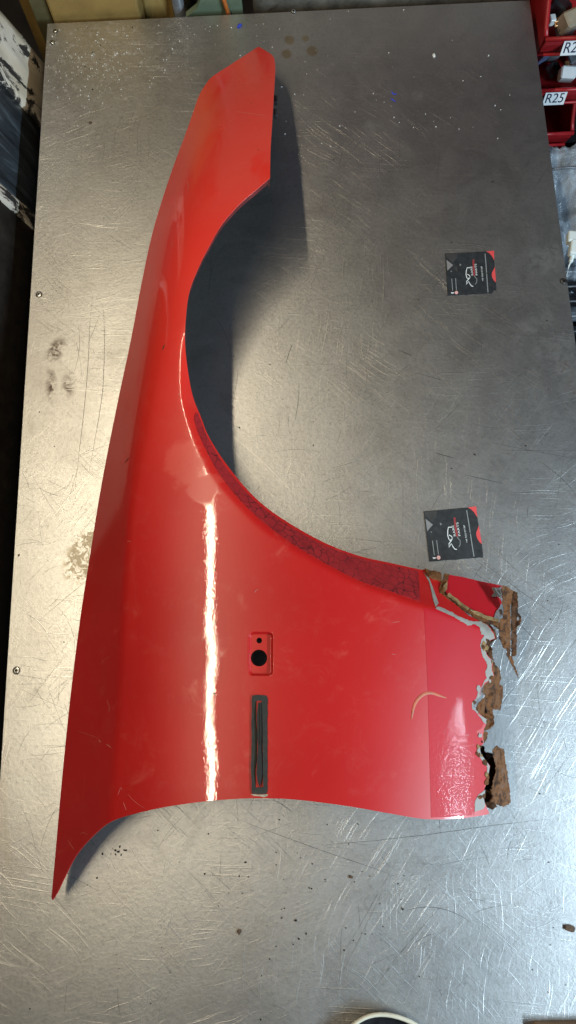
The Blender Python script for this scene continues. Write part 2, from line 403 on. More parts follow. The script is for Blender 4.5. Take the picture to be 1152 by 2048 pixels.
M = {}
M['steel'] = steel_material()
M['steel_side'] = plain('steel_fold', (0.5, 0.5, 0.49), .4, 1.0, .15, 40)
M['screw'] = plain('screw_steel', (0.75, 0.74, 0.70), .28, 1.0, .15, 300)
M['black'] = plain('black_recess', (0.012, 0.012, 0.012), .6, 0, .2)
M['scratch'] = plain('bright_scratch', (0.70, 0.695, 0.68), .38, 1.0, .1, 90)
M['gouge'] = plain('dark_gouge', (0.10, 0.095, 0.09), .6, .6, .3, 90)
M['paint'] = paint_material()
M['film'] = paint_material('crackled_film', film=True)
M['chip'] = paint_material('stone_chip_paint', chip=True)
M['under'] = plain('primer_underside', (0.045, 0.036, 0.034), .6, 0, .3, 40)
M['fold'] = plain('paint_fold', (0.20, 0.012, 0.012), .35, 0, .35, 60, coat=.5)
M['grey'] = plain('grey_primer', (0.30, 0.275, 0.245), .55, 0, .16, 120, .3)
M['rust'] = rust_material('rust', .80); M['rust_dark'] = rust_material('dark_rust', .45); M['rust_gold'] = rust_material('flaking_rust', 1.0, True)
M['bare'] = plain('bare_metal_flakes', (0.55, 0.53, 0.50), .35, .7, .4, 300, .6)
M['tape'] = plain('foam_tape', (0.034, 0.033, 0.028), .85, 0, .35, 160, .6)
M['rubber'] = plain('black_foam_spine', (0.014, 0.015, 0.015), .7, 0, .3, 160, .3)
M['residue'] = plain('yellowed_glue', (0.42, 0.36, 0.26), .7, 0, .3, 200, .3)
M['mark'] = plain('rub_mark', (0.52, 0.115, 0.035), .5, 0, .25, 120)
M['pale'] = plain('pale_scratch', (0.62, 0.20, 0.16), .5, 0, .2, 200)
M['card'] = plain('black_card', (0.024, 0.026, 0.029), .55, 0, .25, 130, .1)
M['card_edge'] = plain('card_core', (0.45, 0.44, 0.42), .8, 0, .2)
M['p_grey1'] = plain('print_dark_grey', (0.050, 0.048, 0.047), .5, 0, .1)
M['p_grey2'] = plain('print_mid_grey', (0.26, 0.24, 0.235), .5, 0, .1)
M['p_white'] = plain('print_white', (0.82, 0.82, 0.80), .5, 0, .05)
M['p_line'] = plain('print_line_grey', (0.30, 0.31, 0.31), .5, 0, .1)
M['p_red'] = plain('print_red', (0.80, 0.085, 0.085), .5, 0, .05)
M['p_dred'] = plain('print_dark_red', (0.34, 0.045, 0.05), .5, 0, .1)
M['p_pink'] = plain('print_pink', (0.85, 0.45, 0.42), .5, 0, .05)
M['wall'] = plain('black_wall', (0.022, 0.017, 0.013), .75, 0, .4, 45, .5, spec=.25)
M['peel'] = peeling_material(); M['pane'] = pane_material()
M['floor'] = plain('dark_floor', (0.045, 0.04, 0.036), .85, 0, .4, 8, .2)
M['bin'] = plain('red_bin_plastic', (0.36, 0.014, 0.018), .38, 0, .12, 50)
M['label'] = plain('paper_label', (0.78, 0.80, 0.82), .6, 0, .04, 90)
M['ink'] = plain('navy_ink', (0.012, 0.016, 0.05), .6, 0, .1)
M['ochre'] = plain('ochre_card', (0.30, 0.19, 0.055), .7, 0, .25, 18, .2)
M['olive'] = plain('olive_board', (0.10, 0.085, 0.035), .7, 0, .3, 20, .2)
M['cloth'] = plain('grey_cloth', (0.19, 0.17, 0.13), .9, 0, .45, 30, .6)
M['green'] = plain('pale_green_card', (0.15, 0.20, 0.135), .6, 0, .15, 20)
M['orange'] = plain('orange_lacquer', (0.50, 0.14, 0.03), .4, 0, .2, 50)
M['slab'] = plain('rough_grey_board', (0.155, 0.135, 0.11), .9, 0, .5, 35, .7)
M['bag'] = bag_material()
M['whitep'] = plain('white_plastic', (0.72, 0.76, 0.74), .35, 0, .06, 40)
M['blackp'] = plain('black_plastic', (0.016, 0.016, 0.018), .4, 0, .4, 60)
M['greyp'] = plain('grey_plastic', (0.14, 0.15, 0.17), .35, 0, .4, 60)
M['cream'] = plain('cream_rubber', (0.72, 0.66, 0.52), .55, 0, .12, 60)
M['wood'] = wood_material()
M['tan'] = plain('tan_card', (0.34, 0.28, 0.20), .7, 0, .2, 40)
M['copper'] = plain('copper_contact', (0.62, 0.34, 0.16), .35, .8, .2, 60)
M['bluep'] = plain('blue_plastic', (0.05, 0.08, 0.60), .4, 0, .2, 60)
M['navy'] = plain('slate_blue_plastic', (0.10, 0.13, 0.24), .4, 0, .3, 60)
M['crumb'] = plain('black_crumb', (0.014, 0.012, 0.010), .8, 0, .4, 300)
M['brown'] = plain('brown_flake', (0.10, 0.055, 0.03), .8, 0, .4, 200, .5)
M['white_crumb'] = plain('white_crumb', (0.80, 0.79, 0.75), .5, 0, .1, 200)

# ------------------------------------------------------------------ setting
XL, XR, YF, YN = -0.391, 0.389, 1.0944, -0.62
floor = bm_obj('floor', box_bm(-2.5, 2.5, -2.0, 3.0, -0.95, -0.90), M['floor']); tag(floor, 'dark unlit workshop floor under the bench', kind='structure')
WX = -0.418
yw1 = at(70, 450, -.05)[1]; yw2 = at(70, 424, -.05)[1]; yw3 = at(83, 236, -.05)[1]; yw4 = at(89, 122, -.05)[1]
def wavy_box(name, x0, x1, y0, y1, z0, z1, mat, parent, amp, seed, ny=10, nz=60):
    """an upright board whose bench-side face is uneven"""
    vs = []; fs = []
    for k in range(nz + 1):
        for j in range(ny + 1):
            y = y0 + (y1 - y0) * j / ny; z = z0 + (z1 - z0) * k / nz
            e = amp * noise.fractal(Vector((y * 35 + seed, z * 16, seed)), 1, 2, 4)
            ey = amp * 1.5 * noise.noise(Vector((z * 22, seed, j > ny / 2))) * (1 if j in (0, ny) else 0)
            vs.append((x1 + e - .30 * max(0, z + .06), y + ey, z))
    b = len(vs)
    for k in range(nz):
        for j in range(ny): i = k * (ny + 1) + j; fs.append((i, i + 1, i + ny + 2, i + ny + 1))
    for k in range(nz + 1):
        q = x0 - .30 * max(0, vs[k * (ny + 1)][2] + .06); vs.append((q, vs[k * (ny + 1)][1], vs[k * (ny + 1)][2])); vs.append((q, vs[k * (ny + 1) + ny][1], vs[k * (ny + 1)][2]))
    for k in range(nz):
        i = k * (ny + 1); q = b + 2 * k
        fs.append((i, i + ny + 1, q + 2, q)); fs.append((i + ny, q + 1, q + 3, i + 2 * ny + 1)); fs.append((q, q + 2, q + 3, q + 1))
    fs.append(tuple(nz * (ny + 1) + j for j in range(ny + 1)) + (b + 2 * nz + 1, b + 2 * nz)); fs.append(tuple(range(ny, -1, -1)) + (b, b + 1))
    return mesh_obj(name, vs, fs, mat, parent, smooth=True)
ZW = 0.40
wall = wavy_box('wall', WX - 0.12, WX, -1.2, yw1 - 0.001, -0.899, ZW, M['wall'], None, .0015, 1.0, 40, 60); tag(wall, 'matt black wall along the left side of the bench', kind='structure')
pane = wavy_box('board', WX - 0.06, WX - 0.004, yw2, yw3, -0.899, ZW, M['pane'], None, .002, 3.0, 12, 50)
tag(pane, 'streaky dark blue-grey glossy board between two peeling posts', 'board')
p1 = wavy_box('wooden_post', WX - 0.10, WX + 0.004, yw1, yw2, -0.899, ZW, M['peel'], None, .004, 8.0, 6, 90)
tag(p1, 'narrow peeling painted strip next to the black wall', 'post')
p2 = wavy_box('wooden_post', WX - 0.12, WX + 0.004, yw3, yw4, -0.899, ZW, M['peel'], None, .005, 21.0, 10, 90)
tag(p2, 'wide white post with blackened peeling paint at far left corner', 'post')

# ------------------------------------------------------------------ workbench
bench = empty('workbench', (0, 0.24, -0.9)); tag(bench, 'scratched bare steel workbench top fixed with countersunk screws', 'workbench')
top = bm_obj('steel_top', box_bm(XL, XR, YN, YF, -0.0025, 0.0, .0007, 2), M['steel'], bench)
bm_obj('under_board', box_bm(XL + .006, XR - .006, YN + .006, YF - .006, -0.034, -0.0027), M['wood'], bench)
for sx in (XL + .05, XR - .11):
    for sy in (YN + .05, YF - .11):
        bm_obj('leg', box_bm(sx, sx + .06, sy, sy + .06, -0.899, -0.0345, .003), M['steel_side'], bench)
def screw(px, py, r=0.0042):
    p = at(px, py, 0); vs = []; fs = []; prof = ((r * 1.22, .0002), (r * 1.2, .0006), (r, .0007), (r * .96, .0013), (r * .6, .0017), (r * .42, .0017), (r * .40, .0004))
    for q in prof:
        for k in range(20):
            a = 2 * math.pi * k / 20; vs.append((p[0] + q[0] * math.cos(a), p[1] + q[0] * math.sin(a), q[1]))
    for i in range(len(prof) - 1):
        for k in range(20): fs.append((i * 20 + k, i * 20 + (k + 1) % 20, (i + 1) * 20 + (k + 1) % 20, (i + 1) * 20 + k))
    fs.append(tuple((len(prof) - 1) * 20 + k for k in range(20)))
    o = mesh_obj('screw', vs, fs, M['screw'], bench)
    o.data.materials.append(M['black'])
    for f in o.data.polygons:
        rr = math.hypot(f.center.x - p[0], f.center.y - p[1])
        if rr < r * .41 or rr > r * 1.05: f.material_index = 1
    return o
for q in ((33, 1341), (78, 589), (1127, 563)): screw(*q)
for q in ((105, 85), (111, 62), (587, 23)): screw(*q, .0036)

# scratches: thin raised burrs in the steel
def ribbons(name, lines, mat, parent, label):
    vs = []; fs = []
    for (pts, w, z) in lines:
        p = [Vector(q) for q in pts]; b = len(vs); n = len(p)
        for i, q in enumerate(p):
            t = (p[min(i + 1, n - 1)] - p[max(i - 1, 0)]); t.z = 0; t.normalize(); s = Vector((-t.y, t.x, 0))
            k = math.sin(math.pi * (i + .35) / (n - .3)) ** .6 * w * .5
            vs += [q + s * k, q + Vector((0, 0, z)), q - s * k]
        for i in range(n - 1):
            j = b + 3 * i; fs += [(j, j + 3, j + 4, j + 1), (j + 1, j + 4, j + 5, j + 2)]
    o = mesh_obj(name, vs, fs, mat, parent); tag(o, label, kind='stuff'); return o
R = random.Random(11)
def stroke(px, py, ang, length, bend, w, z0=.00012):
    """a scratch from the bench point under a pixel; ang in degrees from +X, length in m"""
    p = at(px, py, 0); a = math.radians(ang); n = max(4, int(length / .008)); out = []
    x, y = p[0], p[1]
    for i in range(n + 1):
        out.append((x, y, z0)); x += math.cos(a) * length / n; y += math.sin(a) * length / n; a += bend / n + R.uniform(-.02, .02)
    ok = [q for q in out if XL + .002 < q[0] < XR - .002 and q[1] < YF - .002]
    return (ok, w, .000012) if len(ok) > 3 else None
light = []; darkl = []
for _ in range(110):                                    # long shallow rubs beside the black wall
    light.append(stroke(R.uniform(75, 300), R.triangular(220, 900, 520), R.gauss(6, 6), R.triangular(.015, .12, .03), R.gauss(0, .15), R.uniform(.0002, .0006)))
for _ in range(120):
    light.append(stroke(R.uniform(450, 1100), R.uniform(420, 1150), R.choice((R.gauss(-38, 12), R.gauss(48, 12), R.gauss(10, 15))), R.triangular(.008, .09, .02), R.gauss(0, .15), R.uniform(.0002, .0006)))
for _ in range(170):                                    # diagonal strokes towards the near edge
    light.append(stroke(R.uniform(60, 900), R.uniform(1640, 2040), R.choice((R.gauss(38, 9), R.gauss(55, 8), R.gauss(12, 12))), R.triangular(.01, .12, .025), R.gauss(0, .2), R.uniform(.0002, .00045)))
for _ in range(120):
    light.append(stroke(R.uniform(980, 1150), R.uniform(620, 1800), R.choice((R.gauss(20, 14), R.gauss(52, 10), R.gauss(-40, 14))), R.triangular(.004, .05, .012), R.gauss(0, .3), R.uniform(.0002, .0004)))
for _ in range(90):
    light.append(stroke(R.uniform(5, 200), R.uniform(900, 1900), R.choice((R.gauss(45, 14), R.gauss(-50, 14), R.gauss(5, 12))), R.triangular(.01, .08, .02), R.gauss(0, .2), R.uniform(.0002, .0005)))
for _ in range(60):
    light.append(stroke(R.uniform(420, 1080), R.uniform(60, 420), R.choice((R.gauss(8, 8), R.gauss(30, 20))), R.triangular(.01, .08, .02), R.gauss(0, .2), R.uniform(.0002, .0004)))
for (px, py, ang, ln, bd, w) in ((395, 1935, 33, .15, .05, .0012), (690, 1900, 52, .12, .05, .0009), (740, 1990, 50, .13, -.1, .0008), (660, 1990, 56, .14, .05, .0007),
                                 (610, 1010, 130, .17, .05, .0012), (560, 1010, 128, .13, .05, .0008), (780, 760, 38, .05, 0, .0009), (690, 950, 120, .04, .05, .0012),
                                 (100, 640, 8, .12, .1, .0009), (110, 600, 5, .10, .12, .0008), (130, 620, 10, .13, -.05, .0008), (970, 785, 25, .10, 0, .0008),
                                 (870, 860, 45, .07, .05, .0008), (1010, 1610, -55, .05, 0, .0008), (620, 710, 42, .07, 0, .0008), (580, 610, -28, .08, 0, .0008)):
    light.append(stroke(px, py, ang, ln, bd, w))
for _ in range(130):
    darkl.append(stroke(R.uniform(5, 1140), R.uniform(560, 2040), R.choice((R.gauss(-25, 25), R.gauss(40, 20), R.gauss(85, 10))), R.triangular(.008, .10, .02), R.gauss(0, .4), R.uniform(.00018, .00040)))
for _ in range(60):
    darkl.append(stroke(R.uniform(20, 180), R.uniform(900, 1800), R.choice((R.gauss(-45, 20), R.gauss(40, 20), R.gauss(0, 10))), R.triangular(.01, .08, .02), R.gauss(0, .3), R.uniform(.00018, .00038)))
for (px, py, ang, ln, bd, w) in ((185, 590, -93, .30, .12, .0006), (205, 605, -84, .26, -.25, .0006), (980, 885, -14, .13, .1, .0005), (1000, 900, -4, .12, 0, .0005), (1075, 920, -38, .07, -.4, .0006),
                                 (960, 1120, -42, .12, .05, .0005), (640, 1690, 2, .28, .12, .0005), (480, 1640, -22, .20, .1, .0005), (812, 1822, 15, .08, -.9, .0006), (80, 1240, 42, .09, 0, .0004),
                                 (598, 770, -93, .055, -.2, .0006), (572, 725, 72, .03, 0, .0007), (797, 700, -28, .020, 0, .0011), (830, 745, -20, .05, .05, .0006), (870, 905, -22, .025, .2, .0011), (930, 950, -15, .05, 0, .0008)):
    darkl.append(stroke(px, py, ang, ln, bd, w))
ribbons('scratches', [l for l in light if l], M['scratch'], bench, 'bright scratches all over the steel top')
ribbons('dark_scratches', [l for l in darkl if l], M['gouge'], bench, 'dark hairline scratches in the steel top')

# ------------------------------------------------------------------ the red wing panel
fender = empty('car_wing', tuple(at(560, 1000, 0)))
tag(fender, 'red painted front wing panel of a car with rusted-away lower corner', 'car wing')
# cross-section: one crowned profile across the panel, a flank that breaks away at the swage line, all varying slowly along it
def nspline(xk, yk):
    xk = np.array(xk, float); yk = np.array(yk, float); n = len(xk); h = np.diff(xk); A = np.zeros((n, n)); r = np.zeros(n); A[0, 0] = A[-1, -1] = 1
    for i in range(1, n - 1):
        A[i, i - 1], A[i, i], A[i, i + 1] = h[i - 1], 2 * (h[i - 1] + h[i]), h[i]; r[i] = 6 * ((yk[i + 1] - yk[i]) / h[i] - (yk[i] - yk[i - 1]) / h[i - 1])
    m = np.linalg.solve(A, r)
    s0 = (yk[1] - yk[0]) / h[0] - h[0] * m[1] / 6; s1 = (yk[-1] - yk[-2]) / h[-1] + h[-1] * m[-2] / 6
    def f(x):
        x = np.asarray(x, float); k = np.clip(np.searchsorted(xk, x) - 1, 0, n - 2); a = xk[k + 1] - x; b = x - xk[k]; hh = h[k]
        v = m[k] * a ** 3 / (6 * hh) + m[k + 1] * b ** 3 / (6 * hh) + (yk[k] / hh - m[k] * hh / 6) * a + (yk[k + 1] / hh - m[k + 1] * hh / 6) * b
        return np.where(x < xk[0], yk[0] + s0 * (x - xk[0]), np.where(x > xk[-1], yk[-1] + s1 * (x - xk[-1]), v))
    return f
CROWN = nspline((225, 280, 345, 420, 520, 640, 760, 850, 905, 960, 1050), (.1268, .1412, .1514, .1572, .1600, .1575, .1476, .1343, .1238, .1105, .0840))
ROWS = (60, 200, 300, 420, 600, 790, 1000, 1190, 1400, 1600, 1840)
SHIFT = nspline((60, 200, 300, 420, 600, 790, 1000, 1190, 1840), (290, 205, 158, 108, 56, 20, 2, 0, -8))
SINK = nspline((60, 200, 300, 420, 600, 790, 1000, 1840), (.112, .058, .032, .013, .003, .0, .0, .002))
X_LEFT = nspline(ROWS, (462, 395, 359, 318, 276, 238, 198, 167, 140, 120, 99))
X_SWAGE = nspline(ROWS, (505, 433, 394, 354, 316, 286, 260, 247, 236, 221, 200))
Z_LEFT = nspline(ROWS, (.030, .042, .054, .061, .058, .053, .052, .053, .053, .049, .029))
def crown(x, y):
    xl = X_LEFT(y); xs = X_SWAGE(y); sh = SHIFT(y); sk = SINK(y)
    k = (CROWN(xl - sh) - sk - Z_LEFT(y)) / (xs - xl); w = 3.0 + 9.0 * np.clip((1050 - y) / 400.0, 0, 1)
    return CROWN(x - sh) - sk - k * w * np.log1p(np.exp(np.clip((xs - x) / w, -40, 40)))
LIP = smooth_line([(372, 620), (364, 690), (366, 780), (373, 819), (392, 877), (412, 921), (436, 960), (475, 1004), (524, 1052), (592, 1101), (660, 1140), (718, 1169), (767, 1186), (815, 1203), (872, 1219), (960, 1252), (1040, 1285)], 8)
RC = (522, 1308, 25, 44, 11)                            # pressed recess: centre, half sizes, corner radius
def soft(d, w): return w * np.log1p(np.exp(np.clip(d / w, -40, 40)))
def Z(x, y):
    x = np.asarray(x, float); y = np.asarray(y, float); z = crown(x, y)
    d = -seg_dist(x, y, LIP)                            # the wheel-arch lip turns down beyond its crease
    ok = np.clip((y - 640) / 120.0, 0, 1)
    z = z - 0.00062 * soft(d, 2.6) * ok
    qx = np.abs(x - RC[0]) - RC[2] + RC[4]; qy = np.abs(y - RC[1]) - RC[3] + RC[4]
    e = np.hypot(np.maximum(qx, 0), np.maximum(qy, 0)) + np.minimum(np.maximum(qx, qy), 0) - RC[4]
    t = np.clip(-e / 4.5, 0, 1); z = z - 0.0045 * t * t * (3 - 2 * t)
    # slight waviness of old sheet metal, and the masked edge of the repaint
    z = z + 0.00009 * np.sin(x / 47.0 + y / 90.0) * np.sin(y / 61.0 - 0.8) + 0.00005 * np.sin(x / 23.0) * np.sin(y / 38.0 + x / 80.0)
    return z
def P(x, y): x = np.asarray(x, float); y = np.asarray(y, float); return at_v(x, y, Z(x, y))
def NRM(x, y, e=0.6):
    a = P(x + e, y) - P(x - e, y); b = P(x, y - e) - P(x, y + e); n = np.cross(a, b)
    n = n / np.linalg.norm(n, axis=-1, keepdims=True); return np.where(n[..., 2:3] < 0, -n, n)

Z6 = lambda u, v: (780 + u * .2604, 1100 + v * .2604)
Z7 = lambda u, v: (800 + u * .2431, 1340 + v * .2431)
LEFT = smooth_line([(515, 94), (497, 106), (460, 130), (425, 153), (412, 168), (397, 194), (375, 257), (345, 338), (318, 420), (300, 486), (282, 572), (262, 678), (240, 782), (218, 890), (199, 992), (180, 1110), (160, 1240), (140, 1400), (122, 1580), (111, 1705), (103, 1795), (105, 1800)], 5)
DOOR = smooth_line([(105, 1800), (114, 1786), (128, 1757), (147, 1719), (166, 1693), (190, 1668), (216, 1647), (250, 1633), (320, 1616), (400, 1604), (470, 1598), (530, 1596.5), (600, 1600), (700, 1613), (780, 1627), (850, 1638), (920, 1637), (976, 1629)], 5)
EDGE7 = [Z7(*q) for q in ((735, 1180), (722, 1150), (692, 1080), (692, 990), (725, 880), (740, 790), (665, 690), (655, 640), (690, 600), (684, 560), (690, 490), (722, 415), (640, 350), (600, 310), (600, 270), (672, 205))]
EDGE6 = [Z6(*q) for q in ((690, 1105), (700, 1060), (740, 1020), (782, 1000), (800, 960), (785, 920), (792, 860), (750, 810), (730, 770), (737, 730), (772, 695), (810, 680), (800, 640), (775, 600), (750, 575), (690, 545), (640, 520), (600, 500), (500, 415), (430, 365), (392, 330), (385, 300), (395, 240), (390, 180), (275, 158), (262, 150), (230, 150))]
ARCH = smooth_line([(840, 1139), (786, 1127), (713, 1110), (640, 1081), (558, 1033), (504, 989), (451, 926), (417, 872), (403, 837), (385, 790), (374, 728), (370, 678), (372, 628), (379, 581), (397, 534), (415, 498), (444, 448), (480, 407), (515, 377), (540, 355)], 5)
FRONT = smooth_line([(540, 355), (541, 300), (544, 250), (547, 200), (550, 150), (550, 127), (546, 112), (532, 102), (520, 94.5), (515, 94)], 5)
OUT = LEFT[:-1] + DOOR[:-1] + dense(EDGE7, 4, .5)[:-1] + dense([EDGE7[-1]] + EDGE6, 4, .5)[:-1] + ARCH[:-1] + FRONT[:-1]
def circ(cx, cy, rx, ry, n=28): return [(cx + rx * math.cos(2 * math.pi * k / n), cy + ry * math.sin(2 * math.pi * k / n)) for k in range(n)]
HOLES = [circ(518, 1316, 16.3, 16.8, 36), circ(518.5, 1281, 5.6, 5.8, 20)]
v2, f2 = triangulate(OUT, HOLES, 6.0, extra=(488, 558, 1256, 1361, 2.2))
pt = P(v2[:, 0], v2[:, 1]); nr = NRM(v2[:, 0], v2[:, 1])
vs, fs, n0 = solid(pt, nr, f2, 0.0011)
nn = np.vstack([nr, -nr, np.zeros((len(vs) - 2 * n0, 3))])
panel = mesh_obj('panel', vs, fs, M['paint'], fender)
panel.data.materials.append(M['under'])
nt_ = len(f2); mi = np.zeros(len(fs), int); mi[nt_:2 * nt_] = 1
panel.data.polygons.foreach_set('material_index', mi.tolist())
sm = np.ones(len(fs), bool); sm[2 * nt_:] = False
panel.data.polygons.foreach_set('use_smooth', sm.tolist())
loopn = np.zeros((len(panel.data.loops), 3)); lv = np.zeros(len(panel.data.loops), int); panel.data.loops.foreach_get('vertex_index', lv)
pn = np.zeros(len(panel.data.polygons) * 3); panel.data.polygons.foreach_get('normal', pn); pn = pn.reshape(-1, 3)
ltot = np.zeros(len(fs), int); panel.data.polygons.foreach_get('loop_total', ltot)
facen = np.repeat(pn, ltot, axis=0); k = lv < 2 * n0
loopn[k] = nn[lv[k]]; loopn[~k] = facen[~k]
panel.data.normals_split_custom_set(loopn.tolist())

def patch(name, outline, mat, lift=.0004, step=6.0, holes=(), parent=fender, thick=None, rough=0.0, seed=0.0, label=None, sink=0.0, tilt=None):
    """a layer lying on the panel: follows its surface, has its own thickness"""
    v, f = triangulate(outline, holes, step)
    p = P(v[:, 0], v[:, 1]); n = NRM(v[:, 0], v[:, 1], 1.5)
    q = p + n * lift
    if tilt is not None: q[:, 2] += tilt(v[:, 0], v[:, 1])
    if rough:
        d = np.array([noise.fractal(Vector((a * .06 + seed, b * .06, seed)), 1, 2, 4) for a, b in v]); q = q + n * (d * rough)[:, None]
    vs, fs, k = solid(q, n, f, thick if thick else lift * .9 + .0002)
    o = mesh_obj(name, vs, fs, mat, parent)
    ns = len(f); s = np.zeros(len(fs), bool); s[:ns] = True; o.data.polygons.foreach_set('use_smooth', s.tolist())
    if not rough:
        nv = np.vstack([n, -n, np.zeros((len(vs) - 2 * k, 3))])
        lv = np.zeros(len(o.data.loops), int); o.data.loops.foreach_get('vertex_index', lv)
        pn = np.zeros(len(fs) * 3); o.data.polygons.foreach_get('normal', pn); pn = pn.reshape(-1, 3)
        lt = np.zeros(len(fs), int); o.data.polygons.foreach_get('loop_total', lt); fn = np.repeat(pn, lt, axis=0)
        ln = fn.copy(); m = lv < 2 * k; ln[m] = nv[lv[m]]; o.data.normals_split_custom_set(ln.tolist())
    if label: o['label'] = label
    return o
def fold(name, line, depth, inward, mat, label=None, to_zero=False, thick=.0011):
    """a folded edge hanging from the panel's rim"""
    L = np.array(line); p = P(L[:, 0], L[:, 1]); n = NRM(L[:, 0], L[:, 1])
    t = np.gradient(p, axis=0); t[:, 2] = 0; t = t / np.linalg.norm(t, axis=1, keepdims=True); s = np.stack([-t[:, 1], t[:, 0], 0 * t[:, 0]], 1) * np.sign(inward)
    a = p - n * .0013 + s * .0004; b = a + s * abs(inward)
    if to_zero: b[:, 2] = .0012
    else: b[:, 2] -= depth
    vs = []; fs = []
    for i in range(len(p)): vs += [a[i], b[i], b[i] + s[i] * thick, a[i] + s[i] * thick]
    for i in range(len(p) - 1):
        j = 4 * i
        for q in range(4): fs.append((j + q, j + 4 + q, j + 4 + (q + 1) % 4, j + (q + 1) % 4))
    fs += [(0, 1, 2, 3), tuple(4 * (len(p) - 1) + q for q in (3, 2, 1, 0))]
    o = mesh_obj(name, vs, fs, mat, fender)
    if label: o['label'] = label
    return o
# LEFT runs far to near: the panel lies on its left-hand side in plan
fold('bonnet_flange', LEFT[10:-90], 0, .045, M['under'], to_zero=True)
fold('door_edge_fold', DOOR[3:-8], .010, .004, M['fold'])
fold('arch_fold', ARCH[8:-1], .012, .0025, M['fold'])
fold('front_fold', FRONT[1:-6], .020, .002, M['fold'])
# clips in the front fold
for (px, py) in ((549, 188), (548.5, 215)):
    p = P(px, py); bm_obj('clip', box_bm(p[0] - .001, p[0] + .004, p[1] - .006, p[1] + .006, p[2] - .016, p[2] - .008, .001, 1), M['blackp'], fender)

# repaint with stone-chip texture over the lower corner
RG6 = [Z6(*q) for q in ((350, 452), (480, 510), (600, 582), (650, 570), (690, 600), (698, 650), (722, 655), (700, 690), (690, 730), (706, 800), (745, 880), (732, 945), (742, 982), (690, 1060), (662, 1125))]
RG7 = [Z7(*q) for q in ((640, 215), (588, 275), (592, 320), (640, 362), (690, 440), (670, 480), (630, 500), (640, 545), (676, 560), (680, 610), (652, 645), (660, 700), (715, 790), (715, 860), (690, 985), (640, 1030), (615, 1080), (612, 1165))]
REPAINT = [(847, 1216)] + dense(RG6 + RG7, 4, .4) + [(948, 1630)] + [(900, 1634), (862, 1635), (860, 1560), (858, 1480), (856, 1400), (853, 1320), (850, 1260)]
patch('repainted_corner', REPAINT, M['chip'], .00022, 6.0, label='pinker repainted corner with stone-chip texture')
# grey primer showing along the broken edge
G = dense(RG6[0:1] + [Z6(*q) for q in ((370, 435), (450, 470), (560, 525), (640, 552), (690, 547), (745, 578), (770, 605), (795, 645), (803, 678), (768, 690), (730, 730), (724, 770), (746, 812), (786, 862), (778, 920), (792, 958), (776, 994), (736, 1014), (694, 1056), (684, 1108))], 3, 1.2)
G2 = dense([Z7(*q) for q in ((668, 208), (602, 268), (602, 308), (640, 344))], 4)
patch('grey_primer', G + G2 + dense(RG7[3::-1] + RG6[::-1][:-1], 3, 1.2), M['grey'], .0005, 5.0, label='grey primer laid bare along the broken edge')
patch('grey_primer', dense([Z7(*q) for q in ((700, 985), (640, 1030), (615, 1080), (612, 1165), (680, 1145), (700, 1120), (688, 1060), (700, 985))], 4, .2)[:-1], M['grey'], .0006, 5.0)
patch('grey_primer', dense([Z7(*q) for q in ((656, 650), (664, 690), (736, 792), (722, 880), (712, 868), (716, 800), (684, 760), (656, 720), (656, 650))], 4, .2)[:-1], M['grey'], .0006, 5.0)
patch('grey_primer', dense([Z7(*q) for q in ((632, 362), (672, 382), (722, 412), (705, 445), (680, 425), (668, 400), (632, 362))], 4, .2)[:-1], M['grey'], .0006, 4.0)
patch('grey_primer', dense([Z6(*q) for q in ((258, 175), (300, 220), (325, 280), (352, 360), (372, 410), (350, 440), (330, 380), (315, 310), (300, 245), (258, 175))], 4, .2)[:-1], M['grey'], .0006, 4.0)
# flakes of rust and primer scattered along the break
RF = random.Random(21); EDG = dense(EDGE7 + EDGE6[:18], 5)
for i in range(26):
    c = EDG[RF.randrange(4, len(EDG) - 2)]; r = RF.uniform(2.2, 5.5); cx = c[0] - RF.uniform(0, 9); cy = c[1] + RF.uniform(-3, 3); k = RF.randint(6, 9)
    pts = [(cx + r * RF.uniform(.5, 1.3) * math.cos(2 * math.pi * q / k), cy + r * 1.4 * RF.uniform(.5, 1.3) * math.sin(2 * math.pi * q / k)) for q in range(k)]
    patch('edge_flake', pts, M[RF.choice(('rust', 'rust_dark', 'grey', 'rust_gold', 'rust'))], .0010, 3.0, thick=.0006, rough=.0006, seed=30 + i)
# cracked film along the arch lip
FILM = smooth_line([(391, 826), (388, 838), (398, 870), (418, 912), (440, 950), (478, 998), (527, 1045), (594, 1094), (662, 1133), (720, 1162), (770, 1179), (815, 1195), (840, 1204)], 5) + \
       smooth_line([(836, 1142), (786, 1132), (713, 1115), (640, 1087), (560, 1041), (504, 997), (452, 936), (415, 876), (399, 836), (394, 826)], 5)
patch('protective_film', FILM, M['film'], .0005, 5.0, label='dark red film crazed with cracks along the arch lip')
# torn-off arch end: red sheet between two rusted edges
def lower(a): return lambda x, y: -a * np.clip((x - 860) / 150.0, 0, 1)
END = dense([Z6(*q) for q in ((415, 185), (440, 190), (560, 205), (700, 235), (850, 262), (876, 268), (865, 300), (850, 330), (862, 370), (872, 400), (850, 440), (825, 480), (805, 528), (770, 520), (700, 490), (620, 470), (560, 430), (480, 370), (430, 330), (420, 290), (435, 240), (415, 185))], 4, .3)[:-1]
patch('arch_end_plate', END, M['chip'], .001, 5.0, thick=.0012, tilt=lower(.012), label='torn red arch end hanging from the rusted seam')
SEAM = dense([Z6(*q) for q in ((262, 152), (380, 176), (392, 190), (392, 240), (412, 225), (416, 185), (452, 192), (440, 235), (420, 290), (430, 335), (480, 368), (560, 428), (640, 470), (720, 500), (800, 530), (840, 545), (830, 570), (770, 560), (700, 545), (650, 520), (560, 460), (480, 400), (420, 360), (380, 335), (375, 300), (390, 250), (340, 230), (290, 215), (262, 152))], 4, .8)[:-1]
patch('rusted_seam', SEAM, M['rust'], .0022, 4.0, thick=.0025, rough=.0022, seed=3.3, tilt=lower(.0095))
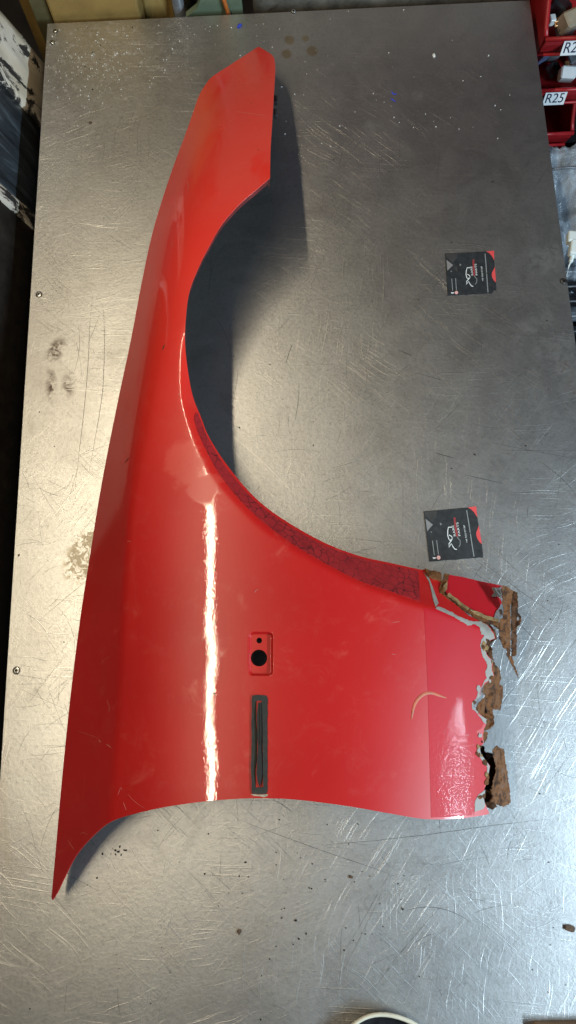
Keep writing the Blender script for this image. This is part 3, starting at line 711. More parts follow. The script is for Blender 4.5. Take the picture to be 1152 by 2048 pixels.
FLK = [((610, 470), (680, 490), (740, 515), (835, 540), (820, 560), (740, 535), (660, 510)), ((440, 345), (520, 400), (600, 460), (590, 472), (500, 410), (430, 362)), ((400, 290), (432, 255), (425, 320), (400, 340))]
for i, k in enumerate(FLK):
    patch('rust_flake', dense([Z6(*q) for q in k + (k[0],)], 4, .6)[:-1], M['rust_gold'], .0042, 4.0, thick=.0012, rough=.0018, seed=9.1 + i, tilt=lower(.0095))
for i, k in enumerate((((790, 285), (840, 290), (865, 275), (855, 320), (868, 372), (830, 350), (800, 360), (785, 350), (810, 325)), ((800, 530), (830, 460), (870, 450), (875, 490), (850, 520), (855, 550)))):
    patch('bare_metal_patch', dense([Z6(*q) for q in k + (k[0],)], 4, .4)[:-1], M['bare'], .0022, 4.0, thick=.001, rough=.0008, seed=4.1 + i, tilt=lower(.012))

# rusted plates below and beyond the panel's broken edge
def plate(name, outline, zfun, mat, thick, step=4.0, rough=.003, seed=0.0, holes=(), label=None):
    v, f = triangulate(outline, holes, step)
    z = np.array([zfun(a, b) + rough * noise.fractal(Vector((a * .07 + seed, b * .07, seed * 2)), 1, 2, 4) for a, b in v])
    p = at_v(v[:, 0], v[:, 1], z); n = np.tile(np.array([0, 0, 1.0]), (len(p), 1)); vs, fs, k = solid(p, n, f, thick)
    o = mesh_obj(name, vs, fs, mat, fender)
    s = np.zeros(len(fs), bool); s[:len(f)] = True; o.data.polygons.foreach_set('use_smooth', s.tolist())
    if label: o['label'] = label
    return o
Z5 = lambda u, v: (920 + u * .1215, 1150 + v * .1215)
BR = dense([Z5(*q) for q in ((715, 165), (800, 215), (870, 250), (830, 560), (836, 820), (830, 1330), (860, 1335), (905, 1500), (970, 1705), (840, 1450), (780, 1340), (765, 1215), (720, 1205), (690, 1120), (650, 1050), (645, 900), (560, 830), (500, 800), (560, 745), (640, 740), (710, 700), (722, 560), (690, 450), (712, 390), (690, 300), (680, 250), (715, 165))], 2.6, 1.3)[:-1]
plate('rusty_bracket', BR, lambda a, b: .078 - .00014 * (b - 1170) - max(0, a - 1000) * .0006, M['rust'], .0016, 3.0, .005, 1.7, label='rusted flange ending in a long torn splinter')
BR2 = dense([Z5(*q) for q in ((850, 250), (950, 285), (955, 600), (1010, 690), (1000, 800), (940, 850), (930, 1320), (900, 1335), (850, 1325), (845, 820), (840, 560), (850, 250))], 2.6, 1.3)[:-1]
plate('rusty_lug_plate', BR2, lambda a, b: .056 - .00012 * (b - 1170), M['rust_dark'], .0016, 3.0, .003, 5.2, holes=[circ(*Z5(957, 718), 2.6, 4.2, 14)], label='dark rusted strip with a bolt lug')
RA = dense([Z6(790, 850), Z6(848, 930), Z6(856, 985)] + [Z7(*q) for q in ((832, 70), (818, 105), (845, 135), (850, 210), (826, 330), (755, 318), (776, 395), (770, 455), (722, 492), (688, 492), (700, 440), (735, 410), (690, 380), (625, 352), (620, 330), (645, 270), (700, 212), (672, 180), (690, 120), (705, 90), (760, 55))] + [Z6(760, 960), Z6(775, 900), Z6(790, 850)], 2.6, 1.3)[:-1]
plate('rusted_edge', RA, lambda a, b: float(Z(min(a, 975), b)) - .004 - max(0, a - 965) * .0011, M['rust'], .0014, 3.0, .005, 7.7, label='brown rusted sheet left along the broken edge')
RB = dense([Z6(*q) for q in ((690, 540), (770, 570), (805, 610), (822, 680), (795, 700), (770, 730), (790, 760), (785, 800), (800, 850), (760, 830), (715, 760), (700, 640), (690, 540))], 2.6, 1.3)[:-1]
plate('rusted_edge', RB, lambda a, b: float(Z(min(a, 975), b)) - .006, M['rust_dark'], .0014, 3.0, .004, 2.9)
RC2 = dense([Z7(*q) for q in ((640, 350), (700, 365), (740, 330), (760, 320), (775, 390), (770, 450), (720, 490), (690, 500), (722, 515), (718, 548), (700, 600), (678, 560), (668, 495), (715, 440), (722, 415), (640, 350))], 2.6, 1.3)[:-1]
plate('rusted_edge', RC2, lambda a, b: float(Z(min(a, 975), b)) - .008, M['rust'], .0014, 3.0, .004, 4.4)
TU = dense([Z7(*q) for q in ((762, 652), (800, 622), (822, 642), (856, 650), (870, 760), (886, 850), (912, 1092), (850, 1130), (800, 1110), (760, 1085), (690, 1090), (690, 1040), (704, 985), (742, 995), (768, 905), (790, 832), (782, 760), (765, 705), (762, 652))], 2.6, 1.3)[:-1]
plate('rusty_sill_end', TU, lambda a, b: .066 - max(0, a - 985) * .0010 + .006 * math.sin((a - 970) * .075), M['rust'], .0016, 3.0, .005, 6.1, label='curled rusted stub of the sill')
TD = dense([Z7(*q) for q in ((650, 640), (690, 625), (720, 740), (780, 690), (800, 840), (770, 1000), (800, 1130), (760, 1150), (700, 1120), (700, 980), (720, 880), (735, 800), (660, 690), (650, 640))], 2.6, 1.3)[:-1]
plate('rusty_inner_sill', TD, lambda a, b: .042, M['rust_dark'], .0415, 5.0, .003, 8.4)
plate('sill_support', dense([Z7(*q) for q in ((700, 700), (760, 700), (770, 1050), (705, 1050), (700, 700))], 6)[:-1], lambda a, b: .006, M['rust_dark'], .0045, 7.0, .0005, 1.1)

# pad of foam tape and the black spine that held a badge
def ragged(pts, jit=.6): return dense(pts + [pts[0]], 7, jit)[:-1]
SLOT = [(512, 1402), (523.5, 1401), (525, 1440), (525.5, 1500), (526.5, 1574), (511, 1575), (510.5, 1540), (513.5, 1520), (514, 1470), (512, 1440)]
tape = patch('foam_tape', ragged([(506, 1391), (520, 1390), (533, 1391), (535.5, 1396), (535, 1450), (535.5, 1530), (535, 1582), (533, 1587), (520, 1588), (504, 1587), (502, 1540), (503.5, 1490), (503, 1440), (504, 1395)]), M['tape'], .0013, 5.0, holes=[dense(SLOT + [SLOT[0]], 5)[:-1]], label='dark leftover pad of foam tape')
patch('tape_spine', ragged([(516.5, 1406), (520, 1404.5), (523, 1406), (523.5, 1450), (523, 1500), (525, 1545), (522.5, 1565), (519.5, 1573), (515.5, 1562), (513, 1545), (516, 1500), (515, 1460), (514, 1430)], .3), M['rubber'], .0030, 4.0, parent=tape, thick=.0028)
patch('tape_spine', [(520.2, 1408), (521.6, 1408), (522, 1450), (521.8, 1490), (520.6, 1490), (520.4, 1450)], M['black'], .0036, 4.0, parent=tape, thick=.001)
patch('glue_line', ragged([(501, 1588.5), (515, 1589), (525, 1589), (536, 1588), (535, 1592), (528, 1594.5), (520, 1592.5), (508, 1591.5)], .5), M['residue'], .0007, 4.0, parent=tape)

# marks on the paint
def draped(name, lines, mat, label=None, kind=None):
    vs = []; fs = []
    for (pts, w) in lines:
        L = np.array(smooth_line(pts, 3.0)); p = P(L[:, 0], L[:, 1]); n = NRM(L[:, 0], L[:, 1], 1.5); m = len(p)
        t = np.gradient(p, axis=0); t /= np.linalg.norm(t, axis=1, keepdims=True) + 1e-9; s = np.cross(n, t); b = len(vs)
        for i in range(m):
            k = math.sin(math.pi * (i + .4) / (m - .2)) ** .5 * w * .36
            vs += [p[i] + n[i] * .00042 + s[i] * k, p[i] + n[i] * .00055, p[i] + n[i] * .00042 - s[i] * k]
        for i in range(m - 1):
            j = b + 3 * i; fs += [(j, j + 3, j + 4, j + 1), (j + 1, j + 4, j + 5, j + 2)]
    o = mesh_obj(name, vs, fs, mat, fender)
    if label: o['label'] = label
    if kind: o['kind'] = kind
    return o
draped('rub_mark', [([(823, 1439), (825, 1425), (829, 1410), (837, 1397), (849, 1388), (862, 1386), (875, 1390), (893, 1396)], .0046)], M['mark'], 'curved orange rub mark on the red paint')
draped('paint_scratches', [([(470, 223), (495, 227), (528, 231)], .0007), ([(155, 1462), (175, 1468), (195, 1476)], .0004), ([(213, 1489), (218, 1491), (223, 1496)], .0013), ([(198, 1480), (202, 1484)], .002),
                           ([(136, 1680), (144, 1692), (149, 1700)], .0008), ([(161, 1668), (168, 1665), (175, 1670)], .0006), ([(236, 1590), (242, 1575), (244, 1580)], .0005), ([(256, 1588), (270, 1603), (290, 1617)], .0004),
                           ([(247, 1605), (250, 1612), (253, 1620)], .0005), ([(509, 1185), (513, 1180), (517, 1179)], .0008), ([(375, 362), (377, 374), (376, 382)], .0012), ([(214, 1400), (219, 1412), (219, 1424)], .0006),
                           ([(783, 1308), (792, 1309)], .0006), ([(785, 1245), (800, 1243)], .0006), ([(200, 1330), (212, 1318), (226, 1310)], .0004), ([(255, 1082), (262, 1083)], .0009), ([(433, 1240), (431, 1250)], .0008),
                           ([(345, 485), (344, 495)], .0009), ([(434, 1200), (430, 1225)], .0005)], M['pale'], 'fine pale scratches in the red paint', 'stuff')
draped('paint_chips', [([(250, 926), (254, 920), (258, 916)], .0022), ([(325, 700), (328, 692), (330, 690)], .0025), ([(429, 1139), (431, 1142)], .0030), ([(428, 1386), (430, 1389)], .0030),
                       ([(503, 205), (503, 207)], .0015), ([(516, 299), (517, 300)], .002)], M['brown'], 'dark chips knocked out of the red paint', 'stuff')

# ------------------------------------------------------------------ the two printed cards
def flat(poly, z, hol=0.0002): return [tuple(q) + (z,) for q in poly]
def card(corners, label, nick, seed):
    TL, TR, BR_, BL = [np.array(at(*c, 0)) for c in corners]
    root = empty('printed_card', tuple((TL + BR_) / 2)); tag(root, label, 'card', 'black cards lying on the steel')
    # design space: the photograph's enlarged card, 1152 x 1002, corners below
    A = np.array([[50, 95], [1030, 45], [1070, 905], [100, 940]], float)
    # projective map from design to bench
    src = A; dst = np.array([TL[:2], TR[:2], BR_[:2], BL[:2]]); rows = []; rhs = []
    for (u, v), (x, y) in zip(src, dst):
        rows += [[u, v, 1, 0, 0, 0, -u * x, -v * x], [0, 0, 0, u, v, 1, -u * y, -v * y]]; rhs += [x, y]
    h = np.linalg.solve(np.array(rows), np.array(rhs))
    def mp(u, v, z): w = h[6] * u + h[7] * v + 1; return ((h[0] * u + h[1] * v + h[2]) / w, (h[3] * u + h[4] * v + h[5]) / w, z)
    rr = random.Random(seed)
    def poly(name, pts, mat, z, z0=None, parent=root):
        z0 = z - .00012 if z0 is None else z0; n = len(pts)
        vs = [mp(u, v, z) for u, v in pts] + [mp(u, v, z0) for u, v in pts]
        fs = [tuple(range(n))[::-1], tuple(range(n, 2 * n))] + [(i, (i + 1) % n, n + (i + 1) % n, n + i) for i in range(n)]
        bm = bmesh.new(); bv = [bm.verts.new(v) for v in vs]
        for f in fs: bm.faces.new([bv[i] for i in f])
        bmesh.ops.recalc_face_normals(bm, faces=bm.faces[:])
        return bm_obj(name, bm, mat, parent)
    def jag(a, b, k, amp): return [(a[0] + (b[0] - a[0]) * i / k + rr.uniform(-amp, amp), a[1] + (b[1] - a[1]) * i / k + rr.uniform(-amp, amp)) for i in range(k)]
    rim = [(50, 95), (300, 84), (600, 70), (870, 58), (1030, 45), (1035, 250), (1046, 420), (1058, 560), (1070, 700)] + nick
    rim += jag(nick[-1], (100, 940), 14, 5) + [(100, 940), (75, 520)]
    base = poly('card_sheet', rim, M['card'], .00075, .0002)
    T = .00088
    poly('red_corner', [(870, 58), (1030, 45), (1033, 240), (1020, 215), (985, 150), (930, 90)], M['p_red'], T)
    poly('red_wave', [(1046, 370), (1055, 500), (1064, 600), (1069, 690), (1030, 650), (1000, 600), (985, 545), (988, 490), (1020, 430)], M['p_red'], T)
    poly('triangle', [(62, 104), (300, 92), (285, 190), (200, 290), (75, 160)], M['p_grey1'], T)
    poly('triangle', [(78, 225), (208, 330), (95, 440)], M['p_grey2'], T + .00014)
    poly('triangle', [(215, 400), (285, 350), (300, 465)], M['p_grey1'], T)
    poly('triangle', [(338, 298), (375, 325), (342, 352)], M['p_grey2'], T)
    poly('triangle', [(160, 440), (188, 452), (165, 470)], M['p_grey2'], T)
    def line(name, pts, w, mat, z=T):
        L = [np.array(q, float) for q in pts]; a = []; b = []
        for i, q in enumerate(L):
            t = L[min(i + 1, len(L) - 1)] - L[max(i - 1, 0)]; t /= np.linalg.norm(t); s = np.array([-t[1], t[0]]) * w / 2; a.append(q + s); b.append(q - s)
        n = len(L); vs = [mp(*q, z) for q in a] + [mp(*q, z) for q in b]; fs = [(i, i + 1, n + i + 1, n + i) for i in range(n - 1)]
        vs += [(x, y, zz - .0001) for x, y, zz in vs]; fs += [tuple(2 * n + k for k in f[::-1]) for f in list(fs)]
        o = mesh_obj(name, vs, fs, mat, root); return o
    line('rule', [(848, 105), (865, 300), (878, 490)], 16, M['p_line']); line('rule', [(880, 505), (893, 700), (908, 885)], 16, M['p_line'])
    line('rule', [(182, 600), (200, 840)], 13, M['p_line']); line('rule', [(258, 595), (275, 830)], 13, M['p_line'])
    logo = line('car_outline', [(565, 385), (490, 385), (472, 440), (466, 520), (480, 580), (500, 610), (548, 572), (535, 540), (490, 515)], 15, M['p_white'])
    line('car_outline', [(548, 575), (515, 620), (478, 660), (472, 720), (520, 660), (545, 710), (575, 752), (612, 760)], 15, M['p_white'])
    line('car_outline', [(635, 550), (655, 585), (683, 612), (680, 680), (650, 720)], 11, M['p_line'])
    line('car_outline', [(500, 420), (535, 450), (540, 500), (515, 480)], 8, M['p_grey1'])
    line('red_lettering', [(612, 262), (622, 400), (634, 545)], 36, M['p_dred']); poly('red_lettering', circ(615, 243, 22, 24, 12), M['p_dred'], T)
    poly('round_icon', circ(275, 880, 33, 33, 18), M['p_pink'], T); poly('small_icon', [(165, 872), (230, 876), (228, 892), (180, 900)], M['p_white'], T)
    # lettering runs up the card
    def text(name, body, origin, along, size, mat, width):
        cu = bpy.data.curves.new('t', 'FONT'); cu.body = body; cu.size = 1; ob = bpy.data.objects.new('t', cu); C.objects.link(ob)
        dg = bpy.context.evaluated_depsgraph_get(); me = bpy.data.meshes.new_from_object(ob.evaluated_get(dg)); bpy.data.objects.remove(ob); bpy.data.curves.remove(cu)
        xs = [v.co.x for v in me.vertices]; x0, x1 = min(xs), max(xs); d = np.array(along, float); L = np.linalg.norm(d); d /= L; s = np.array([-d[1], d[0]])
        for v in me.vertices:
            q = np.array(origin) + d * ((v.co.x - x0) / (x1 - x0) * L) - s * (v.co.y * size); v.co = Vector(mp(q[0], q[1], T))
        me.materials.append(mat); me.name = name; o = bpy.data.objects.new(name, me); C.objects.link(o); o.parent = root
        o.matrix_parent_inverse = Matrix.Translation(-root.location); return o
    text('lettering', 'RARE', (612, 535), (-24, -180), 56, M['p_white'], 0); text('lettering', 'PARTS', (698, 535), (-24, -228), 56, M['p_white'], 0)
    text('phone_number', '+44 7552 071587', (818, 655), (-28, -300), 40, M['p_white'], 0)
    return root
c1 = card(((890, 507.5), (987.8, 502), (991.8, 587), (895, 592)), 'black card with red wave nearer the far end, corner clipped', [(1072, 850), (1040, 842), (1015, 868), (985, 905)], 1)
c2 = card(((847, 1023), (952, 1013), (966, 1115), (858, 1123.5)), 'black card with red wave beside the wing, clean corner', [(1073, 800), (1070, 905)], 2)

# ------------------------------------------------------------------ loose bits on the steel
def crumb_mesh(rng, c, r, flatness=.5):
    vs = []; fs = []; b = 0
    ico = [(0, 0, 1), (.89, 0, .45), (.28, .85, .45), (-.72, .53, .45), (-.72, -.53, .45), (.28, -.85, .45), (.72, .53, -.45), (-.28, .85, -.45), (-.89, 0, -.45), (-.28, -.85, -.45), (.72, -.53, -.45), (0, 0, -1)]
    f = [(0, 1, 2), (0, 2, 3), (0, 3, 4), (0, 4, 5), (0, 5, 1), (1, 6, 2), (2, 7, 3), (3, 8, 4), (4, 9, 5), (5, 10, 1), (6, 7, 2), (7, 8, 3), (8, 9, 4), (9, 10, 5), (10, 6, 1), (11, 7, 6), (11, 8, 7), (11, 9, 8), (11, 10, 9), (11, 6, 10)]
    a = rng.uniform(0, 6.3); st = rng.uniform(.6, 1.8)
    for q in ico:
        k = rng.uniform(.65, 1.25); x, y, z = q[0] * k * st, q[1] * k, q[2] * k * flatness
        vs.append((c[0] + r * (x * math.cos(a) - y * math.sin(a)), c[1] + r * (x * math.sin(a) + y * math.cos(a)), c[2] + r * flatness * .9 + r * z))
    return vs, f
def litter(name, spots, mat, label, seed, flatness=.5):
    rng = random.Random(seed); vs = []; fs = []
    for (px, py, r) in spots:
        p = at(px, py, 0)
        if not (XL + .004 < p[0] < XR - .004 and p[1] < YF - .004): continue
        v, f = crumb_mesh(rng, (p[0], p[1], .0001), r, flatness); b = len(vs); vs += v; fs += [tuple(b + i for i in k) for k in f]
    o = mesh_obj(name, vs, fs, mat); tag(o, label, kind='stuff'); return o
R2 = random.Random(5)
cr = [(R2.uniform(5, 1145), R2.uniform(300, 2040), R2.triangular(.0004, .0014, .0006)) for _ in range(90)] + [(R2.gauss(600, 130), R2.gauss(1800, 70), R2.triangular(.0005, .0016, .0007)) for _ in range(45)] + \
     [(R2.gauss(230, 14), R2.gauss(1702, 7), R2.uniform(.0007, .0017)) for _ in range(9)] + [(R2.gauss(180, 60), R2.gauss(90, 60), R2.uniform(.0005, .0014)) for _ in range(22)]
litter('dark_crumbs', cr, M['crumb'], 'black crumbs and grit scattered over the steel', 3)
wc = [(R2.gauss(190, 75), R2.gauss(130, 50), R2.triangular(.0003, .0013, .0005)) for _ in range(230)] + [(R2.uniform(560, 1060), R2.uniform(20, 300), R2.triangular(.0004, .0013, .0005)) for _ in range(45)] + [(R2.uniform(300, 560), R2.uniform(40, 180), R2.triangular(.0004, .0012, .0005)) for _ in range(40)]
litter('white_crumbs', wc, M['white_crumb'], 'white dust specks and crumbs at the far end', 4)
def bit(name, px, py, r, mat, label, cat, seed, fl=.4):
    p = at(px, py, 0); v, f = crumb_mesh(random.Random(seed), (p[0], p[1], .0001), r, fl); o = mesh_obj(name, v, f, mat); tag(o, label, cat); return o
bit('plastic_flake', 479, 52, .0034, M['bluep'], 'small bright blue plastic flake near the far edge', 'flake', 1)
bit('rust_chip', 1140, 1857, .0045, M['brown'], 'brown pointed rust chip near the right edge, below the panel', 'chip', 2)
bit('rust_chip', 478, 1863, .0030, M['brown'], 'brown rust chip below the panel, left of centre', 'chip', 3)
bit('rust_chip', 701, 1753, .0032, M['brown'], 'brown rust chip just below the door edge', 'chip', 4)
bit('metal_chip', 868, 112, .0028, M['white_crumb'], 'shiny pale metal chip at the far end, right of centre', 'chip', 6)
bit('dirt_lump', 181, 246, .0032, M['brown'], 'dark dirt lump left of the panel tip', 'dirt lump', 7)
o = ribbons('blue_scrapes', [([tuple(at(a, b, 0) + np.array([0, 0, .0003])) for a, b in k], w, .0001) for k, w in (([(783, 183), (786, 188), (790, 189), (794, 187)], .0022), ([(782, 197), (786, 200), (791, 204)], .0022))], M['bluep'], bench, None)

# ------------------------------------------------------------------ things at the near edge
p = at(762, 2098, 0)
dish = empty('rimmed_dish', (p[0], p[1], 0)); tag(dish, 'black shallow dish with cream rim cut off by the near edge', 'dish')
ring = [(p[0] + (.052 + .006 * math.sin(2 * a + .6)) * math.cos(a) * 1.0, p[1] + .040 * math.sin(a), .016) for a in [2 * math.pi * k / 48 for k in range(48)]]
v, f = tube_mesh(ring, .0024, 10, True); mesh_obj('rim', v, f, M['cream'], dish, True)
vs = []; fs = []
for j, (s, z) in enumerate(((1.0, .014), (.93, .008), (.8, .003), (0.5, .001))):
    for q in ring: vs.append((p[0] + (q[0] - p[0]) * s, p[1] + (q[1] - p[1]) * s, z))
for j in range(3):
    for k in range(48): fs.append((j * 48 + k, j * 48 + (k + 1) % 48, (j + 1) * 48 + (k + 1) % 48, (j + 1) * 48 + k))
fs.append(tuple(3 * 48 + k for k in range(48))); mesh_obj('bowl', vs, fs, M['blackp'], dish, True)
q = at(1120, 2050, .006); wb = bm_obj('wooden_offcut', box_bm(q[0] - .028, q[0] + .06, q[1] - .05, q[1] + .003, .0002, .012, .002), M['wood']); tag(wb, 'brown wooden offcut in the near right corner', 'wood offcut')

# ------------------------------------------------------------------ behind the far edge
YB = YF + .03
def bx(name, px0, px1, zc, dy, z0, z1, mat, parent=None, y=YB, bev=.004):
    """box whose bench-side face stands at y; pixel columns give its sides at height zc"""
    def xof(px):
        lo, hi = -3.0, 3.0
        d0 = at(px, 10, zc)[0]; return d0
    return bm_obj(name, box_bm(xof(px0), xof(px1), y, y + dy, z0, z1, bev), mat, parent)
ob = bx('cardboard_box', 95, 274, .02, .20, -.899, .16, M['ochre'], y=YF + .012); tag(ob, 'ochre cardboard box behind the far left corner', 'box')
og = bx('board_strip', 58, 92, .02, .02, -.899, .20, M['olive'], y=YF + .02, bev=.002); tag(og, 'dark olive board strip between the white post and ochre box', 'board')
oy = bx('cardboard_box', 20, 56, .02, .15, -.899, .18, M['ochre'], y=YF + .06); tag(oy, 'sliver of ochre box between the white post and olive strip', 'box')
def crumple(name, px0, px1, z0, z1, y, mat, amp, seed, label, cat, lean=0.0):
    x0 = at(px0, 15, 0)[0]; x1 = at(px1, 15, 0)[0]; nx, nz = 24, 24; vs = []; fs = []
    for s in (0, 1):
        for k in range(nz + 1):
            for i in range(nx + 1):
                x = x0 + (x1 - x0) * i / nx; z = z0 + (z1 - z0) * k / nz; e = amp * noise.fractal(Vector((x * 18 + seed, z * 14, seed)), 1, 2, 4)
                edge = amp * noise.noise(Vector((x * 12, seed, 3))) * (k == nz)
                vs.append((x, y + e * (1 - s) + s * .03 + lean * (z - z0), z + edge))
    m = (nx + 1) * (nz + 1)
    for k in range(nz):
        for i in range(nx):
            a = k * (nx + 1) + i; fs.append((a, a + 1, a + nx + 2, a + nx + 1)); fs.append((m + a, m + a + nx + 1, m + a + nx + 2, m + a + 1))
    for i in range(nx): a = nz * (nx + 1) + i; fs += [(a, a + 1, m + a + 1, m + a), (i, m + i, m + i + 1, i + 1)]
    for k in range(nz): a = k * (nx + 1); fs += [(a, a + nx + 1, m + a + nx + 1, m + a), (a + nx, m + a + nx, m + a + 2 * nx + 1, a + 2 * nx + 1)]
    o = mesh_obj(name, vs, fs, mat, None, True); tag(o, label, cat); return o
crumple('ochre_sack', 278, 338, -.899, .02, YF + .03, M['ochre'], .03, 2.0, 'crumpled ochre sack just right of the ochre box', 'sack', .03)
crumple('grey_cloth', 330, 470, -.899, .10, YF + .10, M['cloth'], .03, 5.0, 'grey-green cloth hanging behind the green folder', 'cloth')
pole = mesh_obj('grey_pole', *tube_mesh([(at(352, 10, 0)[0], YF + .045, -.899), (at(352, 10, 0)[0], YF + .05, .22)], .010, 12), M['greyp'], None, True); tag(pole, 'dark blue-grey pole behind the far edge', 'pole')
# green folder, its top edge sloping
gx0, gx1 = at(368, 20, 0)[0], at(497, 20, 0)[0]; gy = YF + .02
bm = bmesh.new(); prof = [(gx0, -.899), (gx1, -.899), (gx1 - .012, .10), (gx1 - .03, .10), (gx0 + .02, -.005), (gx0, -.02)]
a = [bm.verts.new((x, gy, z)) for x, z in prof]; b = [bm.verts.new((x, gy + .012, z)) for x, z in prof]
bm.faces.new(a); bm.faces.new(b[::-1])
for i in range(len(prof)): bm.faces.new((a[i], b[i], b[(i + 1) % len(prof)], a[(i + 1) % len(prof)]))
bmesh.ops.recalc_face_normals(bm, faces=bm.faces[:]); gf = bm_obj('green_folder', bm, M['green']); tag(gf, 'pale green folder standing behind the far edge', 'folder')
pp0 = at(460, 24, -.01); pp1 = at(430, -14, .03)
pen = mesh_obj('orange_pencil', *tube_mesh([(pp0[0], gy - .006, -.03), (pp1[0], gy - .004, .09)], .0034, 8), M['orange'], None); tag(pen, 'orange pencil leaning on the green folder', 'pencil')
crumple('rough_board', 505, 1075, -.899, .14, YF + .035, M['slab'], .008, 9.0, 'rough grey-brown board right of the green folder', 'board')

# ------------------------------------------------------------------ red bins right of the bench
YBIN = 1.02
def make_bin(name, x0, x1, zl, label, txt, lab_x):
    """open-fronted picking bin: zl is the height of the top of its front lip"""
    w = .0022; zb = zl - .048; zt = zb + .098; y0 = YBIN; y1 = YBIN + .17
    root = empty(name, ((x0 + x1) / 2, (y0 + y1) / 2, zb)); tag(root, label, 'bin', 'red picking bins stacked beside the bench')
    bm_obj('base', box_bm(x0, x1, y0 + .012, y1, zb, zb + w), M['bin'], root)
    bm_obj('back_wall', box_bm(x0, x1, y1 - w, y1, zb + w, zt), M['bin'], root)
    for s, xa in ((1, x0), (-1, x1)):
        xb = xa + s * w; pr = [(y0 + .012, zb + w), (y1 - w, zb + w), (y1 - w, zt), (y0 + .075, zt), (y0 + .050, zt - .012), (y0 + .014, zl + .004), (y0, zl)]
        b = bmesh.new(); va = [b.verts.new((xa, y, z)) for y, z in pr]; vb = [b.verts.new((xb, y, z)) for y, z in pr]
        b.faces.new(va); b.faces.new(vb[::-1])
        for i in range(len(pr)): b.faces.new((va[i], vb[i], vb[(i + 1) % len(pr)], va[(i + 1) % len(pr)]))
        bmesh.ops.recalc_face_normals(b, faces=b.faces[:]); sd = bm_obj('side_wall', b, M['bin'], root)
        # thick rolled rim down the opening
        rp = [(xa + s * .002, y1 - .01, zt), (xa + s * .002, y0 + .075, zt), (xa + s * .002, y0 + .050, zt - .012), (xa + s * .002, y0 + .014, zl + .005), (xa + s * .002, y0 + .001, zl)]
        mesh_obj('rim', *tube_mesh(rp, .0038, 8), M['bin'], sd, True)
    # front wall leans out a little
    b = bmesh.new(); pr = [(y0 + .012, zb), (y0 - .004, zl - .012), (y0 - .006, zl), (y0 - .003, zl), (y0 + .0, zl - .012), (y0 + .015, zb + w)]
    va = [b.verts.new((x0 + w, y, z)) for y, z in pr]; vb = [b.verts.new((x1 - w, y, z)) for y, z in pr]; b.faces.new(va); b.faces.new(vb[::-1])
    for i in range(len(pr)): b.faces.new((va[i], vb[i], vb[(i + 1) % len(pr)], va[(i + 1) % len(pr)]))
    bmesh.ops.recalc_face_normals(b, faces=b.faces[:]); fw = bm_obj('front_wall', b, M['bin'], root)
    mesh_obj('rim', *tube_mesh([(x0, y0 - .0045, zl), (x1, y0 - .0045, zl)], .0036, 8), M['bin'], fw, True)
    mesh_obj('label_ledge', *tube_mesh([(x0 + .006, y0 - .002, zl - .032), (x1 - .006, y0 - .002, zl - .032)], .0026, 8), M['bin'], fw, True)
    if txt:
        u = Vector((0, -.016, .040)).normalized(); nrm = Vector((0, -.93, -.37)); c0 = Vector((lab_x, y0 - .0075, zl - .0155))
        up = Vector((0, -.28, .96)); nrm = up.cross(Vector((1, 0, 0))); nrm = Vector((0, -.96, -.28)) if nrm.y > 0 else nrm
        c0 = Vector((lab_x, y0 - .0088, zl - .013)); up = Vector((.08, .30, .95)).normalized(); ri = Vector((1, 0, 0)); nn_ = ri.cross(up).normalized()
        hw, hh = .0185, .0125
        vs = [c0 - ri * hw - up * hh, c0 + ri * hw - up * hh, c0 + ri * hw + up * hh, c0 - ri * hw + up * hh]; vs += [q - nn_ * .0006 for q in vs]
        lab = mesh_obj('label_card', vs, [(0, 1, 2, 3), (7, 6, 5, 4), (0, 4, 5, 1), (1, 5, 6, 2), (2, 6, 7, 3), (3, 7, 4, 0)], M['label'], fw)
        cu = bpy.data.curves.new('t', 'FONT'); cu.body = txt; cu.size = 1; tb = bpy.data.objects.new('t', cu); C.objects.link(tb)
        me = bpy.data.meshes.new_from_object(tb.evaluated_get(bpy.context.evaluated_depsgraph_get())); bpy.data.objects.remove(tb); bpy.data.curves.remove(cu)
        xs = [q.co.x for q in me.vertices]; ys = [q.co.y for q in me.vertices]
        for q in me.vertices:
            uu = (q.co.x - min(xs)) / (max(xs) - min(xs)) - .5; vv = (q.co.y - min(ys)) / (max(ys) - min(ys)) - .5
            q.co = c0 + ri * (uu * .0300) + up * (vv * .0165) + nn_ * .0005
        me.materials.append(M['ink']); me.name = 'label_text'; to = bpy.data.objects.new('label_text', me); C.objects.link(to); to.parent = fw
    return root
def fix_parents():
    for o in bpy.data.objects:
        if o.parent and o.parent.type == 'MESH' and o.parent.parent and o.parent.parent.type == 'EMPTY': pass
x_r = XR + .03
make_bin('storage_bin', .405, .56, .0, 'red bin at the top of the stack holding tan and grey boxes', 'R24', at(1152, 68, 0.0)[0])
make_bin('storage_bin', .405, .56, -.105, 'red bin labelled R25 filled with dark parts', 'R25', at(1113, 172, -.105)[0])
make_bin('storage_bin', .405, .518, -.21, 'empty dark red bin below the R25 bin', None, 0)
make_bin('storage_bin', .405, .60, -.315, 'lowest red bin, mostly hidden by the plastic bag', None, 0)
rk = empty('bin_rack', (.5, 1.2, -.9)); tag(rk, 'black steel rack carrying the red bins', 'rack')
bm_obj('upright', box_bm(.40, .42, 1.198, 1.22, -.899, .12), M['blackp'], rk); bm_obj('upright', box_bm(.60, .62, 1.198, 1.22, -.899, .12), M['blackp'], rk)
for zl in (0, -.105, -.21, -.315): bm_obj('rail', box_bm(.40, .62, 1.04, 1.196, zl - .0545, zl - .0495), M['blackp'], rk)
